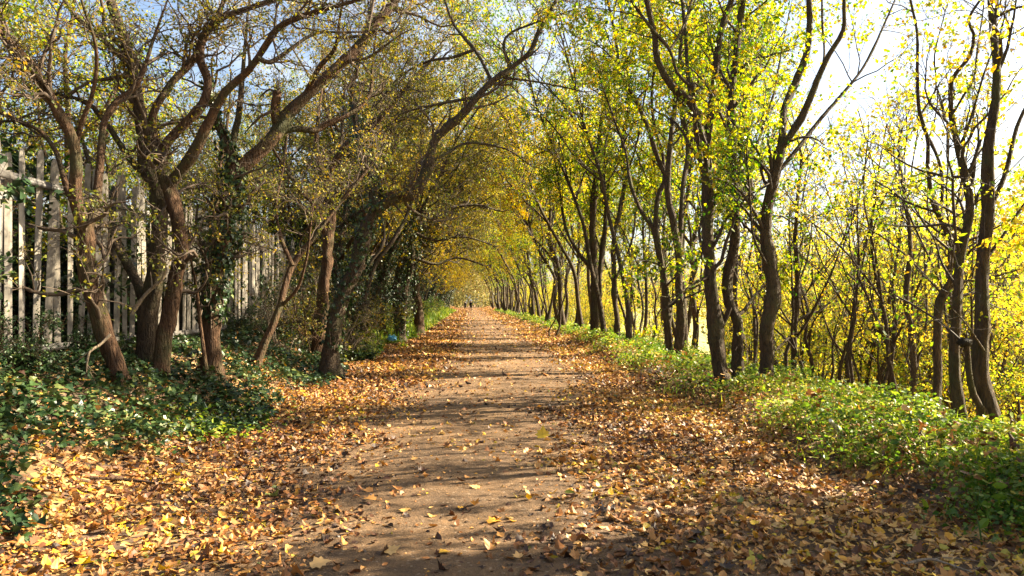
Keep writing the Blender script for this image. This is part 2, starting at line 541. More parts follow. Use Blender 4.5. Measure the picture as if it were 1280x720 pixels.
litter('leaf_litter', 2.6, 14, 560, (.026, .088), MAPLE, .03)
N = 10000
x = rng.uniform(-2.2, 3.2, N); y = 3 + 20 * rng.uniform(0, 1, N) ** 1.5
kk = rng.uniform(0, 1, N) < .25 + .75 * sstep(.9, -.9, -np.abs(x - .2) + 1.2)
x, y = x[kk], y[kk]; N = len(x)
a = rng.uniform(0, 6.283, N)
mb = MB()
leaves(mb, np.stack([x, y, height(x, y) + .03], -1), np.stack([np.cos(a), np.sin(a), rng.normal(0, .15, N)], -1), np.stack([rng.normal(0, .25, N), rng.normal(0, .25, N), np.ones(N)], -1),
       rng.uniform(.012, .048, N), OVAL, 0, fold=.4, curl=.5, tint=np.clip(rng.normal(.45, .25, N), 0, .98))
tag(mb.build('leaf_litter', LITTER, smooth_mats=()), kind='stuff')
litter('leaf_litter', 14, 42, 260, (.045, .12), DIAMOND, .03)
litter('leaf_litter', 42, 190, 42, (.10, .2), DIAMOND, .03)

# ------------------------------------------------------------------ trees
def px_limb(pts, Y, dY=0, w=(20, 8), ext=0, ground=False):
    """centre line seen in the photograph, set at its own distance; widths in pixels"""
    n = len(pts)
    s = np.r_[0, np.cumsum([math.hypot(pts[i + 1][0] - pts[i][0], pts[i + 1][1] - pts[i][1]) for i in range(n - 1)])]
    s /= s[-1]
    P = np.array([at(p[0], p[1], Y + dY * s[i]) for i, p in enumerate(pts)])
    rad = np.array([(w[0] + (w[1] - w[0]) * s[i]) * .43 * (Y + dY * s[i]) / F for i in range(n)])
    if ground:
        b = P[0].copy(); b[2] = min(b[2], float(height(b[0], b[1]))) - .12
        b[0] += (P[0][0] - P[1][0]) * .1
        P = np.vstack([b, P]); rad = np.r_[rad[0] * 1.35, rad]
    if ext > 0:
        d = norm(P[-1] - P[-2]); d2 = norm(d + np.array([rng.normal(0, .2), rng.normal(0, .25), .35]))
        P = np.vstack([P, P[-1] + d * ext * .5, P[-1] + d * ext * .5 + d2 * ext * .5])
        rad = np.r_[rad, rad[-1] * .7, rad[-1] * .3]
    C = catmull(np.c_[P, rad], .11)
    C, rr = C[:, :3], np.maximum(C[:, 3], .006)
    if ground:
        ds = np.r_[0, np.cumsum(np.linalg.norm(np.diff(C, axis=0), axis=1))]
        rr = rr * (1 + .6 * np.exp(-(ds / .26) ** 1.3))
    k = len(C)
    for _ in range(max(1, k // 12)):     # swellings at old branch scars
        c_ = rng.integers(0, k)
        rr = rr * (1 + rng.uniform(.08, .28) * np.exp(-((np.arange(k) - c_) / 1.4) ** 2))
    wob = rng.normal(0, 1, (k, 3)); ker = np.ones(5) / 5
    wob = np.stack([np.convolve(wob[:, a], ker, 'same') for a in range(3)], -1)
    C = C + wob * (rr * .26)[:, None] * np.minimum(np.arange(k) / 3, 1)[:, None]
    return C, rr


def limb_parts(root, limbs, bark, mains, other=None):
    bark0 = bark
    for k, (C, rr) in enumerate(limbs):
        bark = (other or {}).get(k, bark0)
        mb = MB()
        tubes(mb, C, rr, 14 if rr[0] > .06 else 8 if rr[0] > .025 else 6, 0, True, .12)
        mb.build('trunk' if k < mains else 'limb', bark, root)


def crown(root, limbs, twig, leafm, style, name='crown'):
    """twigs and leaves grown from the limbs; style: dict"""
    st = dict(n1=14, n2=6, n3=5, l1=(.6, 1.6), l2=(.35, .8), l3=(.15, .4), per=5, size=(.03, .05), up=.15, wig=.28,
              t0=.35, shape=DIAMOND, bias=None, droop=.3, jitter=.03, wig3=.3)
    st.update(style)
    rs = [resample(C, rr, 24) for C, rr in limbs]
    P = np.stack([r[0] for r in rs]); Rd = np.stack([r[1] for r in rs])
    mb = MB()
    b1, r1 = grow(P, Rd, int(st['n1'] * len(limbs)), st['t0'], 1, st['l1'], (30, 70), st['up'], st['wig'], 8, .5, .007, st['bias'], clampr=.035)
    tubes(mb, b1, r1, 5)
    b2, r2 = grow(b1, r1, int(len(b1) * st['n2']), .15, 1, st['l2'], (30, 75), st['up'], st['wig'], 6, .6, .004, st['bias'], clampr=.012)
    tubes(mb, b2, r2, 3)
    b3, r3 = grow(b2, r2, int(len(b2) * st['n3']), .15, 1, st['l3'], (25, 75), st['up'] * .5, st['wig3'], 4, .6, .0025, None, clampr=.005)
    tubes(mb, b3, r3, 3)
    leaf_on(mb, b3, st['per'], st['size'], st['shape'], 1, st['droop'], None, st['jitter'])
    return mb.build(name, [twig, leafm], root, smooth_mats=(0,))


def ivy_sleeve(root, C, rr, a, b, n, thick=.12, size=(.05, .09), name='ivy'):
    """climbing ivy round a stretch of a stem"""
    k = len(C)
    f = rng.uniform(a, b, n) * (k - 1); i = np.minimum(f.astype(int), k - 2); fr = (f - i)[:, None]
    c = C[i] * (1 - fr) + C[i + 1] * fr
    tg = norm(C[i + 1] - C[i])
    pp = norm(np.cross(tg, norm(rng.normal(size=(n, 3)))))
    lump = .5 + .5 * np.sin(f * .5 + 1) * np.sin(f * .21)
    rad = rr[i] + thick * rng.uniform(0, 1, n) ** .6 * (.5 + lump)
    pos = c + pp * rad[:, None]
    nr = pp + rng.normal(0, .35, (n, 3)); nr[:, 2] += .35
    ax = rng.normal(0, .5, (n, 3)); ax[:, 2] -= .8
    mb = MB()
    leaves(mb, pos, ax, nr, rng.uniform(size[0], size[1], n), IVY, 0, fold=.2, curl=.3)
    # clinging stems under the leaves
    for _ in range(5):
        m = 14
        t = np.linspace(a, b, m); j = np.minimum((t * (k - 1)).astype(int), k - 1)
        ang = rng.uniform(0, 6.28) + np.cumsum(rng.normal(0, .25, m))
        e1 = np.stack([np.cos(ang), np.sin(ang), np.zeros(m)], -1)
        tubes(mb, C[j] + e1 * (rr[j] + .012)[:, None], np.full(m, .011), 5, 1)
    return mb.build(name, [LEAF_IVY, TWIG_L], root, smooth_mats=(1,))


LEFT = dict(n1=15, n2=5.8, n3=4.7, l1=(.6, 1.7), l2=(.3, .85), l3=(.12, .36), per=2.7, size=(.03, .06), up=.10, wig=.36, t0=.40, droop=.2)
RIGHT = dict(n1=11, n2=5, n3=4, l1=(.8, 2.1), l2=(.4, .9), l3=(.2, .45), per=8.5, size=(.035, .095), up=.16, wig=.2, t0=.42, droop=.5, shape=DIAMOND, jitter=.04)


def hero(name, label, cat, limbs, bark, twig, leafm, style, mains=1, group=None, ivy=(), other=None):
    b = limbs[0][0][0]
    root = empty(name, (float(b[0]), float(b[1]), float(height(b[0], b[1]))))
    tag(root, label, cat, group)
    limb_parts(root, limbs, bark, mains, other)
    crown(root, limbs, twig, leafm, style)
    for (k, a, e, n, th) in ivy:
        ivy_sleeve(root, limbs[k][0], limbs[k][1], a, e, n, th)
    return root


GL = 'gnarled trees between the path and the fence'
L = px_limb
hero('hawthorn_tree', 'crooked tree nearest the fence end, its trunk forking low into a sunlit Y', 'tree', [
    L([(152, 476), (134, 424), (122, 386), (110, 345), (108, 306), (105, 279)], 9.3, 0, (25, 21), 0, True),
    L([(105, 282), (96, 255), (96, 215), (94, 187), (82, 156), (68, 132), (51, 101), (35, 78), (10, 52)], 9.3, -.6, (17, 11), 1.2),
    L([(107, 290), (114, 272), (120, 251), (124, 215), (127, 174), (131, 150), (146, 127), (172, 104), (188, 60)], 9.3, .8, (14, 5), 1.0),
    L([(98, 266), (85, 240), (77, 215), (70, 190), (52, 165), (20, 150)], 9.3, .5, (9, 5), .8),
    L([(94, 190), (100, 160), (118, 110), (120, 60), (105, 10)], 9.2, -.5, (7, 4), 1.2),
], BARK_L, TWIG_L, LEAF_L, dict(LEFT, bias=(.05, -.05, 0)), 1, GL)
hero('hawthorn_tree', 'dark twisted double trunk standing before the pale fence, one stem lit orange', 'tree', [
    L([(184, 462), (186, 390), (198, 300), (198, 235), (183, 200), (173, 140), (165, 82), (152, 38), (138, 0)], 10.9, -.3, (28, 12), 1.5, True),
    L([(197, 468), (210, 404), (219, 345), (226, 299), (213, 246), (203, 215), (200, 190)], 10.6, 0, (22, 17), 0, True),
    L([(200, 196), (190, 158), (197, 132), (217, 101), (238, 80), (254, 50)], 10.6, .5, (13, 8), 1.5),
    L([(202, 190), (212, 172), (238, 146), (257, 125), (260, 97), (250, 76), (252, 48), (275, 22), (317, 8), (352, -4)], 10.6, .2, (14, 7), 1.5),
    L([(208, 236), (238, 196), (256, 163), (268, 139), (282, 114), (310, 87), (331, 59), (346, 36), (366, 24), (404, 12)], 10.6, -.5, (17, 6), 1.5),
    L([(322, 72), (338, 78), (362, 62), (393, 42), (430, 40)], 10.1, .5, (7, 3), .8),
    L([(184, 380), (155, 320), (135, 285), (121, 250), (112, 212)], 10.9, .9, (15, 7), 1.0),
    L([(186, 225), (160, 196), (133, 155), (108, 128), (70, 118)], 10.8, -.4, (11, 4), .8),
    L([(165, 85), (130, 50), (96, 22), (78, -4)], 10.7, -.4, (9, 5), 1.0),
], BARK_R, TWIG_L, LEAF_L, dict(LEFT, n1=12), 2, GL, other={1: BARK_L, 2: BARK_L, 3: BARK_L, 4: BARK_L})  # sunlit stem and its forks in browner bark; light and shade put into colour
hero('hawthorn_tree', 'ivy clad trunk with a sunlit knotted limb reaching up over the path', 'tree', [
    L([(262, 462), (266, 400), (266, 351), (276, 299), (286, 251), (291, 205)], 12, 0, (27, 20), 0, True),
    L([(291, 215), (310, 203), (328, 187), (348, 165), (358, 146), (379, 121), (400, 101), (424, 80), (452, 52), (474, 24), (498, -4)], 12, .9, (20, 12), 1.8),
    L([(290, 215), (287, 190), (277, 165), (268, 140), (262, 118)], 12, -.3, (13, 9), .8),
    L([(288, 190), (295, 160), (302, 107), (306, 60)], 12, .4, (11, 5), 1.2),
    L([(350, 165), (372, 161), (392, 164), (406, 155), (440, 140), (462, 118), (466, 80)], 12.3, .8, (10, 4), 1),
    L([(350, 163), (344, 140), (347, 114)], 12.3, -.1, (14, 11), 0),
    L([(384, 114), (400, 84), (418, 62), (424, 25)], 12.4, -.8, (8, 4), 1.2),
    L([(258, 460), (250, 400), (246, 360), (240, 330)], 11.7, -.1, (6, 3), .5, True),
], BARK_L, TWIG_L, LEAF_L, dict(LEFT, n1=12), 1, GL, other={2: BARK_R, 3: BARK_R}, ivy=((0, .28, .98, 1500, .16), (2, 0, .7, 250, .08)))
hero('hawthorn_tree', 'slender pale trunk bent sharply toward the path above the far fence end', 'tree', [
    L([(398, 428), (405, 350), (413, 265), (411, 226), (424, 194), (445, 170), (470, 153), (500, 120)], 18.5, 0, (19, 6), 1.5, True),
    L([(411, 240), (402, 210), (395, 180), (400, 130)], 18.5, .6, (9, 4), 1.5),
    L([(410, 300), (395, 260), (372, 235), (350, 200)], 18.5, -.6, (8, 4), 1),
], BARK_L, TWIG_L, LEAF_L, dict(LEFT, n1=16, size=(.035, .06)), 1, GL)
hero('hawthorn_tree', 'dark leaning tree whose long bare limb arches out over the path', 'tree', [
    L([(414, 420), (430, 366), (443, 338), (462, 274), (483, 252), (517, 241), (534, 215), (539, 188), (551, 167), (579, 142), (595, 123), (614, 102), (629, 92), (659, 69), (668, 54), (674, 38), (690, 10)], 16, 1.0, (22, 5), .5, True),
    L([(614, 101), (604, 80), (593, 62), (568, 31), (556, 0)], 16.9, .4, (6, 3), 1.2),
    L([(629, 97), (655, 100), (680, 104), (714, 111)], 16.9, .6, (4, 2), .8),
    L([(593, 62), (566, 72), (537, 76), (502, 94), (480, 120)], 17, .4, (5, 2.5), .8),
    L([(590, 122), (558, 128), (530, 134), (506, 141)], 16.7, -.5, (5, 2.5), .6),
    L([(543, 200), (562, 190), (579, 180), (598, 179), (634, 187), (655, 201)], 16.5, 1.0, (5, 2), .6),
    L([(470, 264), (464, 220), (450, 180), (440, 120), (452, 60)], 16.2, .9, (12, 5), 1.5),
    L([(500, 246), (515, 262), (545, 276), (572, 272)], 16.3, 1.5, (5, 2), .6),
    L([(640, 84), (630, 60), (640, 40), (700, 18)], 17, -.5, (5, 2), .8),
], BARK_R, TWIG_L, LEAF_L, dict(LEFT, n1=11, size=(.035, .06), t0=.35), 1, GL, ivy=((0, .08, .38, 700, .16), (6, 0, .5, 500, .16)))
hero('hawthorn_tree', 'thin tree slanting across the fence bars with a bare lower stem', 'tree', [
    L([(322, 450), (348, 386), (364, 335), (395, 292), (418, 262), (440, 235)], 14, .6, (12, 5), 1.2, True),
    L([(366, 332), (352, 300), (345, 260), (352, 220)], 14.2, .3, (6, 3), .9),
    L([(348, 386), (372, 360), (384, 320), (388, 285)], 14.2, -.4, (5, 3), .7),
], BARK_L, TWIG_L, LEAF_L, dict(LEFT, n1=9, t0=.6), 1, GL)
hero('hawthorn_tree', 'short trunk smothered in ivy behind the blue bag', 'tree', [
    L([(477, 416), (475, 380), (477, 347), (470, 300), (480, 250)], 30, 0, (15, 10), 1.5, True),
    L([(476, 330), (492, 290), (512, 250), (520, 200)], 30, 1, (8, 4), 1.5),
    L([(474, 310), (458, 280), (448, 230)], 30, -.6, (7, 4), 1.5),
], BARK_L, TWIG_L, LEAF_L, dict(LEFT, n1=20, size=(.05, .08), l1=(1, 2.6)), 1, GL, ivy=((0, .02, .8, 1500, .55), (1, 0, .6, 700, .5)))
hero('hawthorn_tree', 'ivy draped tree with a dark hanging mass above the bright verge', 'tree', [
    L([(522, 398), (520, 355), (514, 310), (512, 270), (505, 225)], 38, 0, (14, 9), 1.5, True),
    L([(516, 330), (534, 290), (560, 255), (580, 235)], 38, .6, (7, 3), 1.5),
    L([(512, 290), (490, 250), (480, 210)], 38, -.5, (7, 3), 1.5),
], BARK_L, TWIG_L, LEAF_L, dict(LEFT, n1=24, size=(.05, .09), l1=(1, 3)), 1, GL, ivy=((0, .3, 1, 1700, .75), (1, 0, .7, 900, .6)))

THIN = dict(LEFT, n1=9, n2=5, n3=4, per=3.2, size=(.04, .075), l1=(.8, 2.0), l2=(.4, 1.0), l3=(.15, .45), t0=.35)
hero('hawthorn_tree', 'cluster of thin black stems with ivy knots between the leaning tree and the bag', 'tree', [
    L([(442, 414), (446, 380), (448, 350), (453, 300), (441, 250), (426, 200), (430, 130)], 22, .5, (11, 4), 1.5, True),
    L([(453, 413), (456, 370), (470, 330), (492, 300), (511, 262), (520, 225)], 22, .6, (9, 3), 1),
    L([(436, 414), (430, 370), (418, 330), (414, 290), (396, 240)], 22, -.4, (8, 3), 1),
    L([(448, 350), (462, 330), (480, 300), (474, 255)], 22, .4, (5, 3), 1),
    L([(453, 300), (470, 270), (474, 230), (490, 190)], 22.2, .5, (5, 2.5), 1),
], BARK_R, TWIG_R, LEAF_L, THIN, 3, GL, ivy=((0, .05, .5, 900, .3), (2, .1, .6, 500, .25)))
hero('hawthorn_tree', 'low forked tree with bare crooked branches reaching over the bright verge', 'tree', [
    L([(498, 406), (496, 370), (500, 330), (520, 292), (556, 264), (592, 256), (618, 262)], 30, 1.2, (11, 3), .6, True),
    L([(503, 405), (508, 360), (516, 320), (511, 270), (520, 215)], 30, .5, (9, 4), 1.5, True),
    L([(520, 292), (545, 300), (580, 296), (612, 305)], 30.5, .8, (5, 2), .6),
    L([(516, 322), (545, 330), (572, 322), (600, 330)], 30.2, .9, (5, 2), .5),
    L([(556, 264), (570, 235), (600, 215)], 31, .6, (4, 2), .8),
], BARK_R, TWIG_R, LEAF_L, THIN, 2, GL, ivy=((1, .1, .8, 1300, .4), (0, .05, .4, 600, .3)))

GR = 'slim trees along the right verge'
hero('sycamore_tree', 'black stemmed tree with a low root and a leftward fork on the right verge', 'tree', [
    L([(743, 433), (743, 397), (743, 369), (742, 334), (740, 282), (744, 230), (752, 150)], 28, 0, (13, 6), 3, True),
    L([(744, 340), (736, 332), (721, 313), (707, 284), (700, 240)], 28, .6, (6, 3), 2.5),
    L([(746, 380), (750, 345), (754, 300), (760, 240)], 28, .8, (10, 5), 3),
    L([(745, 428), (755, 429), (766, 426)], 27.8, -.4, (7, 3), 0),
], BARK_R, TWIG_R, LEAF_R, dict(RIGHT, n1=16, size=(.07, .12)), 1, GR)
hero('sycamore_tree', 'tall even stem rising beside the low rooted tree, leaning slightly outward', 'tree', [
    L([(772, 444), (771, 404), (768, 352), (768, 299), (775, 258), (782, 220), (778, 188), (786, 120), (780, 50)], 26, .5, (8, 5), 3, True),
    L([(769, 350), (790, 300), (796, 240)], 26, .7, (4, 2.5), 2),
    L([(781, 222), (796, 180), (806, 120)], 26.3, -.8, (4, 2.5), 2),
], BARK_R, TWIG_R, LEAF_R, dict(RIGHT, n1=16, size=(.07, .12)), 1, GR)
hero('sycamore_tree', 'tree with two wavy stems from one foot, its forks opening like a fan', 'tree', [
    L([(837, 458), (834, 397), (830, 358), (823, 310), (818, 282)], 17.5, 0, (12, 9), 0, True),
    L([(847, 456), (851, 404), (849, 345), (849, 324), (842, 282), (835, 237), (838, 180), (846, 110)], 17.4, -.3, (14, 6), 2.5, True),
    L([(818, 285), (804, 268), (789, 233), (782, 190), (768, 150)], 17.5, .6, (6, 3), 2),
    L([(819, 285), (823, 247), (831, 222), (822, 198), (808, 153), (790, 118), (775, 87), (771, 59), (764, 20)], 17.5, -.4, (8, 4), 2),
    L([(831, 222), (828, 190), (818, 156), (815, 110), (822, 60)], 17.4, .6, (5, 3), 2),
    L([(849, 326), (858, 322), (867, 303), (879, 287), (886, 250)], 17.4, 1.0, (6, 3), 1.5),
    L([(849, 330), (854, 236), (860, 180), (853, 132), (858, 69), (853, 0)], 17.4, .8, (8, 5), 2.5),
], BARK_R, TWIG_R, LEAF_R, dict(RIGHT, n1=11, size=(.06, .1)), 2, GR)
hero('sycamore_tree', 'straight dark trunk forking at mid height into a leftward elbow and a pale stem', 'tree', [
    L([(904, 480), (894, 424), (889, 369), (886, 299), (884, 247), (882, 222), (879, 180), (870, 142)], 12.4, 0, (21, 13), 0, True),
    L([(872, 150), (861, 126), (839, 108), (821, 76), (818, 45), (810, 5)], 12.4, -.5, (12, 8), 3),
    L([(882, 185), (888, 149), (893, 104), (900, 45), (908, 17), (916, -4)], 12.4, .4, (11, 8), 3),
    L([(878, 205), (870, 156), (866, 104), (863, 108), (846, 90), (837, 62), (808, 28), (787, -2)], 12.2, -.3, (6, 4), 2),
    L([(838, 62), (853, 35), (863, 7)], 12.1, .3, (4, 3), 2),
    L([(868, 142), (860, 100), (858, 60), (853, -4)], 12.4, .6, (7, 5), 2.5),
    L([(888, 345), (872, 352), (852, 364)], 12.4, -.6, (5, 2), .6),
], BARK_R, TWIG_R, LEAF_R, dict(RIGHT, n1=8), 1, GR)
hero('sycamore_tree', 'wavy middle trunk bending between the two straighter dark trunks', 'tree', [
    L([(923, 480), (922, 430), (921, 404), (911, 380), (910, 345), (918, 306), (919, 265), (917, 225), (915, 139), (916, 100), (920, 69), (926, 21), (929, -4)], 12.7, .3, (17, 9), 3, True),
    L([(919, 228), (930, 212), (940, 194), (950, 170), (967, 118), (974, 80)], 12.8, .9, (5, 3), 1.5),
    L([(920, 394), (930, 388), (943, 369), (957, 358), (972, 340)], 12.7, .9, (6, 2.5), .8),
    L([(895, 422), (906, 400), (912, 384)], 12.6, 0, (7, 8), 0),
], BARK_R, TWIG_R, LEAF_R, dict(RIGHT, n1=9), 1, GR)
hero('sycamore_tree', 'thick trunk on the grassy edge opening into three long rising limbs', 'tree', [
    L([(956, 486), (959, 421), (966, 369), (962, 327), (957, 289), (962, 247), (972, 208), (977, 184)], 12, 0, (21, 15), 0, True),
    L([(976, 188), (980, 139), (991, 111), (1008, 66), (1012, 21), (1012, -4)], 12, .4, (12, 8), 3),
    L([(977, 186), (1001, 149), (1022, 101), (1036, 69), (1053, 38), (1055, -2)], 12, -.5, (11, 6), 2.5),
    L([(975, 212), (990, 195), (1022, 153), (1067, 101), (1088, 69), (1105, 31)], 12, .8, (7, 3), 1.5),
    L([(958, 330), (950, 315), (941, 293), (938, 260), (936, 225)], 11.9, -.4, (4, 2.5), 1),
    L([(1020, 105), (1030, 70), (1028, 20)], 11.8, .5, (4, 3), 1.5),
], BARK_R, TWIG_R, LEAF_R, dict(RIGHT, n1=9), 1, GR)
hero('sycamore_tree', 'thin brown tree behind the thick trunk with a fan of rising side branches', 'tree', [
    L([(991, 500), (991, 476), (993, 424), (996, 376), (996, 334), (994, 300), (998, 240)], 13.6, .3, (9, 5), 1.5, True),
    L([(995, 402), (1012, 392), (1029, 386), (1053, 358), (1075, 320)], 13.7, .8, (4, 2), 1),
    L([(993, 425), (1010, 400), (1040, 340), (1060, 280)], 13.7, -.5, (4, 2), 1),
    L([(994, 415), (980, 428), (964, 444)], 13.7, -.8, (4, 2), .3),
    L([(996, 360), (1010, 320), (1016, 270)], 13.7, .5, (3, 2), 1),
], BARK_S, TWIG_R, LEAF_T, dict(RIGHT, n1=7, t0=.6, per=3.5), 1, GR)
hero('sycamore_tree', 'curving trunk low on the bank that splits beneath the bright sky gap', 'tree', [
    L([(1166, 570), (1168, 530), (1172, 480), (1171, 411), (1175, 376), (1188, 352), (1192, 327), (1190, 306), (1177, 275), (1166, 250)], 9.3, .2, (14, 8), 0, True),
    L([(1166, 252), (1160, 215), (1159, 170), (1149, 139), (1147, 87), (1147, 42), (1138, 0)], 9.5, -.3, (6, 4), 1.5),
    L([(1176, 276), (1178, 222), (1170, 191), (1158, 168)], 9.5, .3, (5, 4), .3),
    L([(1150, 145), (1170, 110), (1168, 70), (1180, 20)], 9.4, .4, (3, 2), 1),
], BARK_R, TWIG_R, LEAF_T, dict(RIGHT, n1=7, size=(.03, .08), per=4.4, t0=.58), 1, GR)
hero('sycamore_tree', 'dark trunk slanting up from the bank, zigzag top against the white sky', 'tree', [
    L([(1218, 577), (1203, 524), (1194, 473), (1194, 424), (1196, 369), (1200, 320), (1212, 265), (1209, 229), (1196, 174), (1189, 139)], 8.6, 0, (17, 9), 0, True),
    L([(1189, 142), (1190, 101), (1213, 69), (1218, 42), (1211, 24), (1228, -4)], 8.6, -.3, (6, 4), 1.5),
    L([(1191, 142), (1204, 120), (1217, 98), (1222, 62)], 8.6, .4, (4, 3), 1.5),
    L([(1197, 360), (1178, 330), (1168, 300), (1150, 270)], 8.6, .6, (4, 2), .8),
], BARK_R, TWIG_R, LEAF_T, dict(RIGHT, n1=7, size=(.03, .08), per=4.4, t0=.58), 1, GR)
hero('sycamore_tree', 'heavy dark trunk at the edge with a broken stub capped by a black burr', 'tree', [
    L([(1241, 580), (1238, 516), (1229, 470), (1227, 424), (1227, 369), (1230, 317), (1234, 265), (1238, 174), (1246, 100), (1240, 20)], 8.1, .2, (26, 10), 2, True),
    L([(1236, 524), (1217, 493), (1211, 460), (1208, 432)], 8.1, -.2, (10, 8), 0),
    L([(1231, 440), (1218, 420), (1208, 405), (1196, 392)], 8.1, -.4, (4, 2), .2),
    L([(1234, 270), (1256, 220), (1270, 160), (1300, 100)], 8.2, .3, (8, 4), 2),
    L([(1228, 330), (1250, 300), (1290, 240)], 8.2, .3, (6, 3), 1.5),
], BARK_R, TWIG_R, LEAF_T, dict(RIGHT, n1=7, size=(.03, .08), per=4.4, t0=.58), 1, GR)
# the burr on the stub
burr_root = [o for o in COL.objects if o.get('label', '').startswith('heavy dark trunk at the edge')][0]
bp = at(1205, 428, 7.9)
th = rng.uniform(0, 6.28, 60); 
mb = MB()
nb, kb = 9, 12
vv = []
for a_ in range(nb):
    for b_ in range(kb):
        ph = math.pi * a_ / (nb - 1); t_ = 2 * math.pi * b_ / kb
        r_ = .055 * (1 + .25 * math.sin(3 * t_ + a_) * math.sin(2 * ph) + rng.normal(0, .07))
        vv.append(bp + np.array([r_ * 1.5 * math.sin(ph) * math.cos(t_), r_ * math.sin(ph) * math.sin(t_), r_ * .85 * math.cos(ph)]))
qq = [[a_ * kb + b_, a_ * kb + (b_ + 1) % kb, (a_ + 1) * kb + (b_ + 1) % kb, (a_ + 1) * kb + b_] for a_ in range(nb - 1) for b_ in range(kb)]
mb.add(np.array(vv), quads=qq)
mb.build('burr', bark_mat('burr_black', (.008, .007, .006), (.03, .025, .02), None, 12), burr_root)
hero('sycamore_tree', 'narrow kinked trunk between the saplings below the green edge', 'tree', [
    L([(1131, 556), (1134, 507), (1143, 476), (1141, 444), (1139, 413), (1132, 370), (1138, 310), (1130, 240)], 11, .4, (11, 5), 1.5, True),
    L([(1142, 470), (1150, 440), (1158, 400), (1156, 350)], 11.1, .5, (5, 3), 1.2),
], BARK_S, TWIG_R, LEAF_T, dict(RIGHT, n1=9, size=(.05, .085), per=4, t0=.6), 1, GR)


# procedural trees for the rows and the thicket -------------------------------------------------
def proc_limbs(h, r0, lean=(0, 0), nl=4, fork=(.3, .7), spread=.5, stems=1, wob=.12, lim=(.4, .7)):
    out = []
    mains = []
    for s in range(stems):
        n = 9
        t = np.linspace(0, 1, n)
        off = np.cumsum(rng.normal(0, wob, (n, 2)), 0) * h * .09
        a = rng.uniform(0, 6.28); sp = (.05 + .09 * rng.uniform()) * h if stems > 1 else 0
        x = off[:, 0] + lean[0] * t ** 1.4 + sp * math.cos(a) * t ** .8
        y = off[:, 1] + lean[1] * t ** 1.4 + sp * math.sin(a) * t ** .8
        hh = h * (1 if s == 0 else rng.uniform(.65, .95))
        P = np.c_[x - x[0] + (.08 * math.cos(a) if stems > 1 else 0), y - y[0] + (.08 * math.sin(a) if stems > 1 else 0), t * hh - .15]
        rr = r0 * (1 if s == 0 else .75) * (1.0 - .85 * t) ; rr[0] *= 1.35
        C = catmull(np.c_[P, np.maximum(rr, .008)], .25)
        mains.append((C[:, :3], C[:, 3]))
    for k in range(nl):
        C, rr = mains[k % stems]
        i = int(rng.uniform(*fork) * (len(C) - 1))
        a = rng.uniform(0, 6.28) ; L_ = h * rng.uniform(*lim)
        d = norm(np.array([math.cos(a) * spread, math.sin(a) * spread, rng.uniform(.5, 1.0)]))
        d = d + np.array([lean[0], lean[1], 0]) / h * .8
        p = [C[i]]; q = 7
        for _ in range(q - 1):
            d = norm(d + rng.normal(0, .13, 3) + np.array([0, 0, .05]))
            p.append(p[-1] + d * L_ / (q - 1) * .8)
        rad = np.linspace(rr[i] * .65, .008, q)
        D = catmull(np.c_[np.array(p), rad], .25)
        out.append((D[:, :3], D[:, 3]))
    return mains + out, len(mains)


def proc_tree(name, label, cat, group, limbs, mains, bark, twig, leafm, style, ivy=None, rough=.05):
    root = empty(name, (0, 0, 0))
    tag(root, label, cat, group)
    kids = []
    mb_l = None
    for k, (C, rr) in enumerate(limbs):
        mb = MB(); tubes(mb, C, rr, 8 if rr[0] > .05 else 6, 0, True, rough)
        kids.append((mb.build('trunk' if k < mains else 'limb', bark, root), []))
    kids.append((crown(root, limbs, twig, leafm, style), []))
    if ivy:
        kids.append((ivy_sleeve(root, limbs[0][0], limbs[0][1], *ivy), []))
    return root, kids


def put(proto, used, x, y, rz, sc, label=None, group=None):
    root, kids = proto
    z = float(height(x, y))
    if not used:
        root.location = (x, y, z); root.rotation_euler = (0, 0, rz); root.scale = (sc, sc, sc)
        if label: root['label'] = label
        if group: root['group'] = group
        return root
    return copy_thing(root, kids, (x, y, z), rz, sc, label, group)


def scatter(protos, spots, label, group):
    used = set()
    # nothing grows between the viewpoint and the bag on the verge
    spots = [q for q in spots if not (abs(q[0] / q[1] + .0993) < .03 and q[1] < 30)]
    for k, (x, y, rz, sc) in enumerate(spots):
        i = k % len(protos)
        put(protos[i], i in used, x, y, rz, sc, label, group)
        used.add(i)


# right row, farther off
lab = 'slim yellow leaved tree farther off in the row along the right verge'
grp = 'far row trees on the right verge'
P_R = []
for k in range(5):
    lim, m = proc_limbs(rng.uniform(10, 12.5), rng.uniform(.065, .12), (rng.uniform(-1.2, .2), rng.uniform(-.7, .7)), 5, (.25, .7), .55, 1 + k % 3, .2)
    P_R.append(proc_tree('row_tree', lab, 'tree', grp, lim, m, BARK_R, TWIG_R, LEAF_R if k < 3 else LEAF_F,
                         dict(RIGHT, n1=11, n2=5, n3=3.6, per=6.5, size=(.045, .13), l1=(1, 2.6), t0=.3)))
spots = []
y = 33.0; k = 0
for y in np.cumsum(rng.uniform(1.8, 4.8, 36)) + 20:
    x = 4.7 + rng.uniform(-.5, .9) + (2.0 * rng.uniform() if k % 3 == 2 else 0)
    if y < 30: x += 1.6
    spots.append((x, float(y), rng.uniform(-.5, .5), rng.uniform(.8, 1.1) * (1 + .4 * float(sstep(70, 120, y))))); k += 1
scatter(P_R, spots, lab, grp)

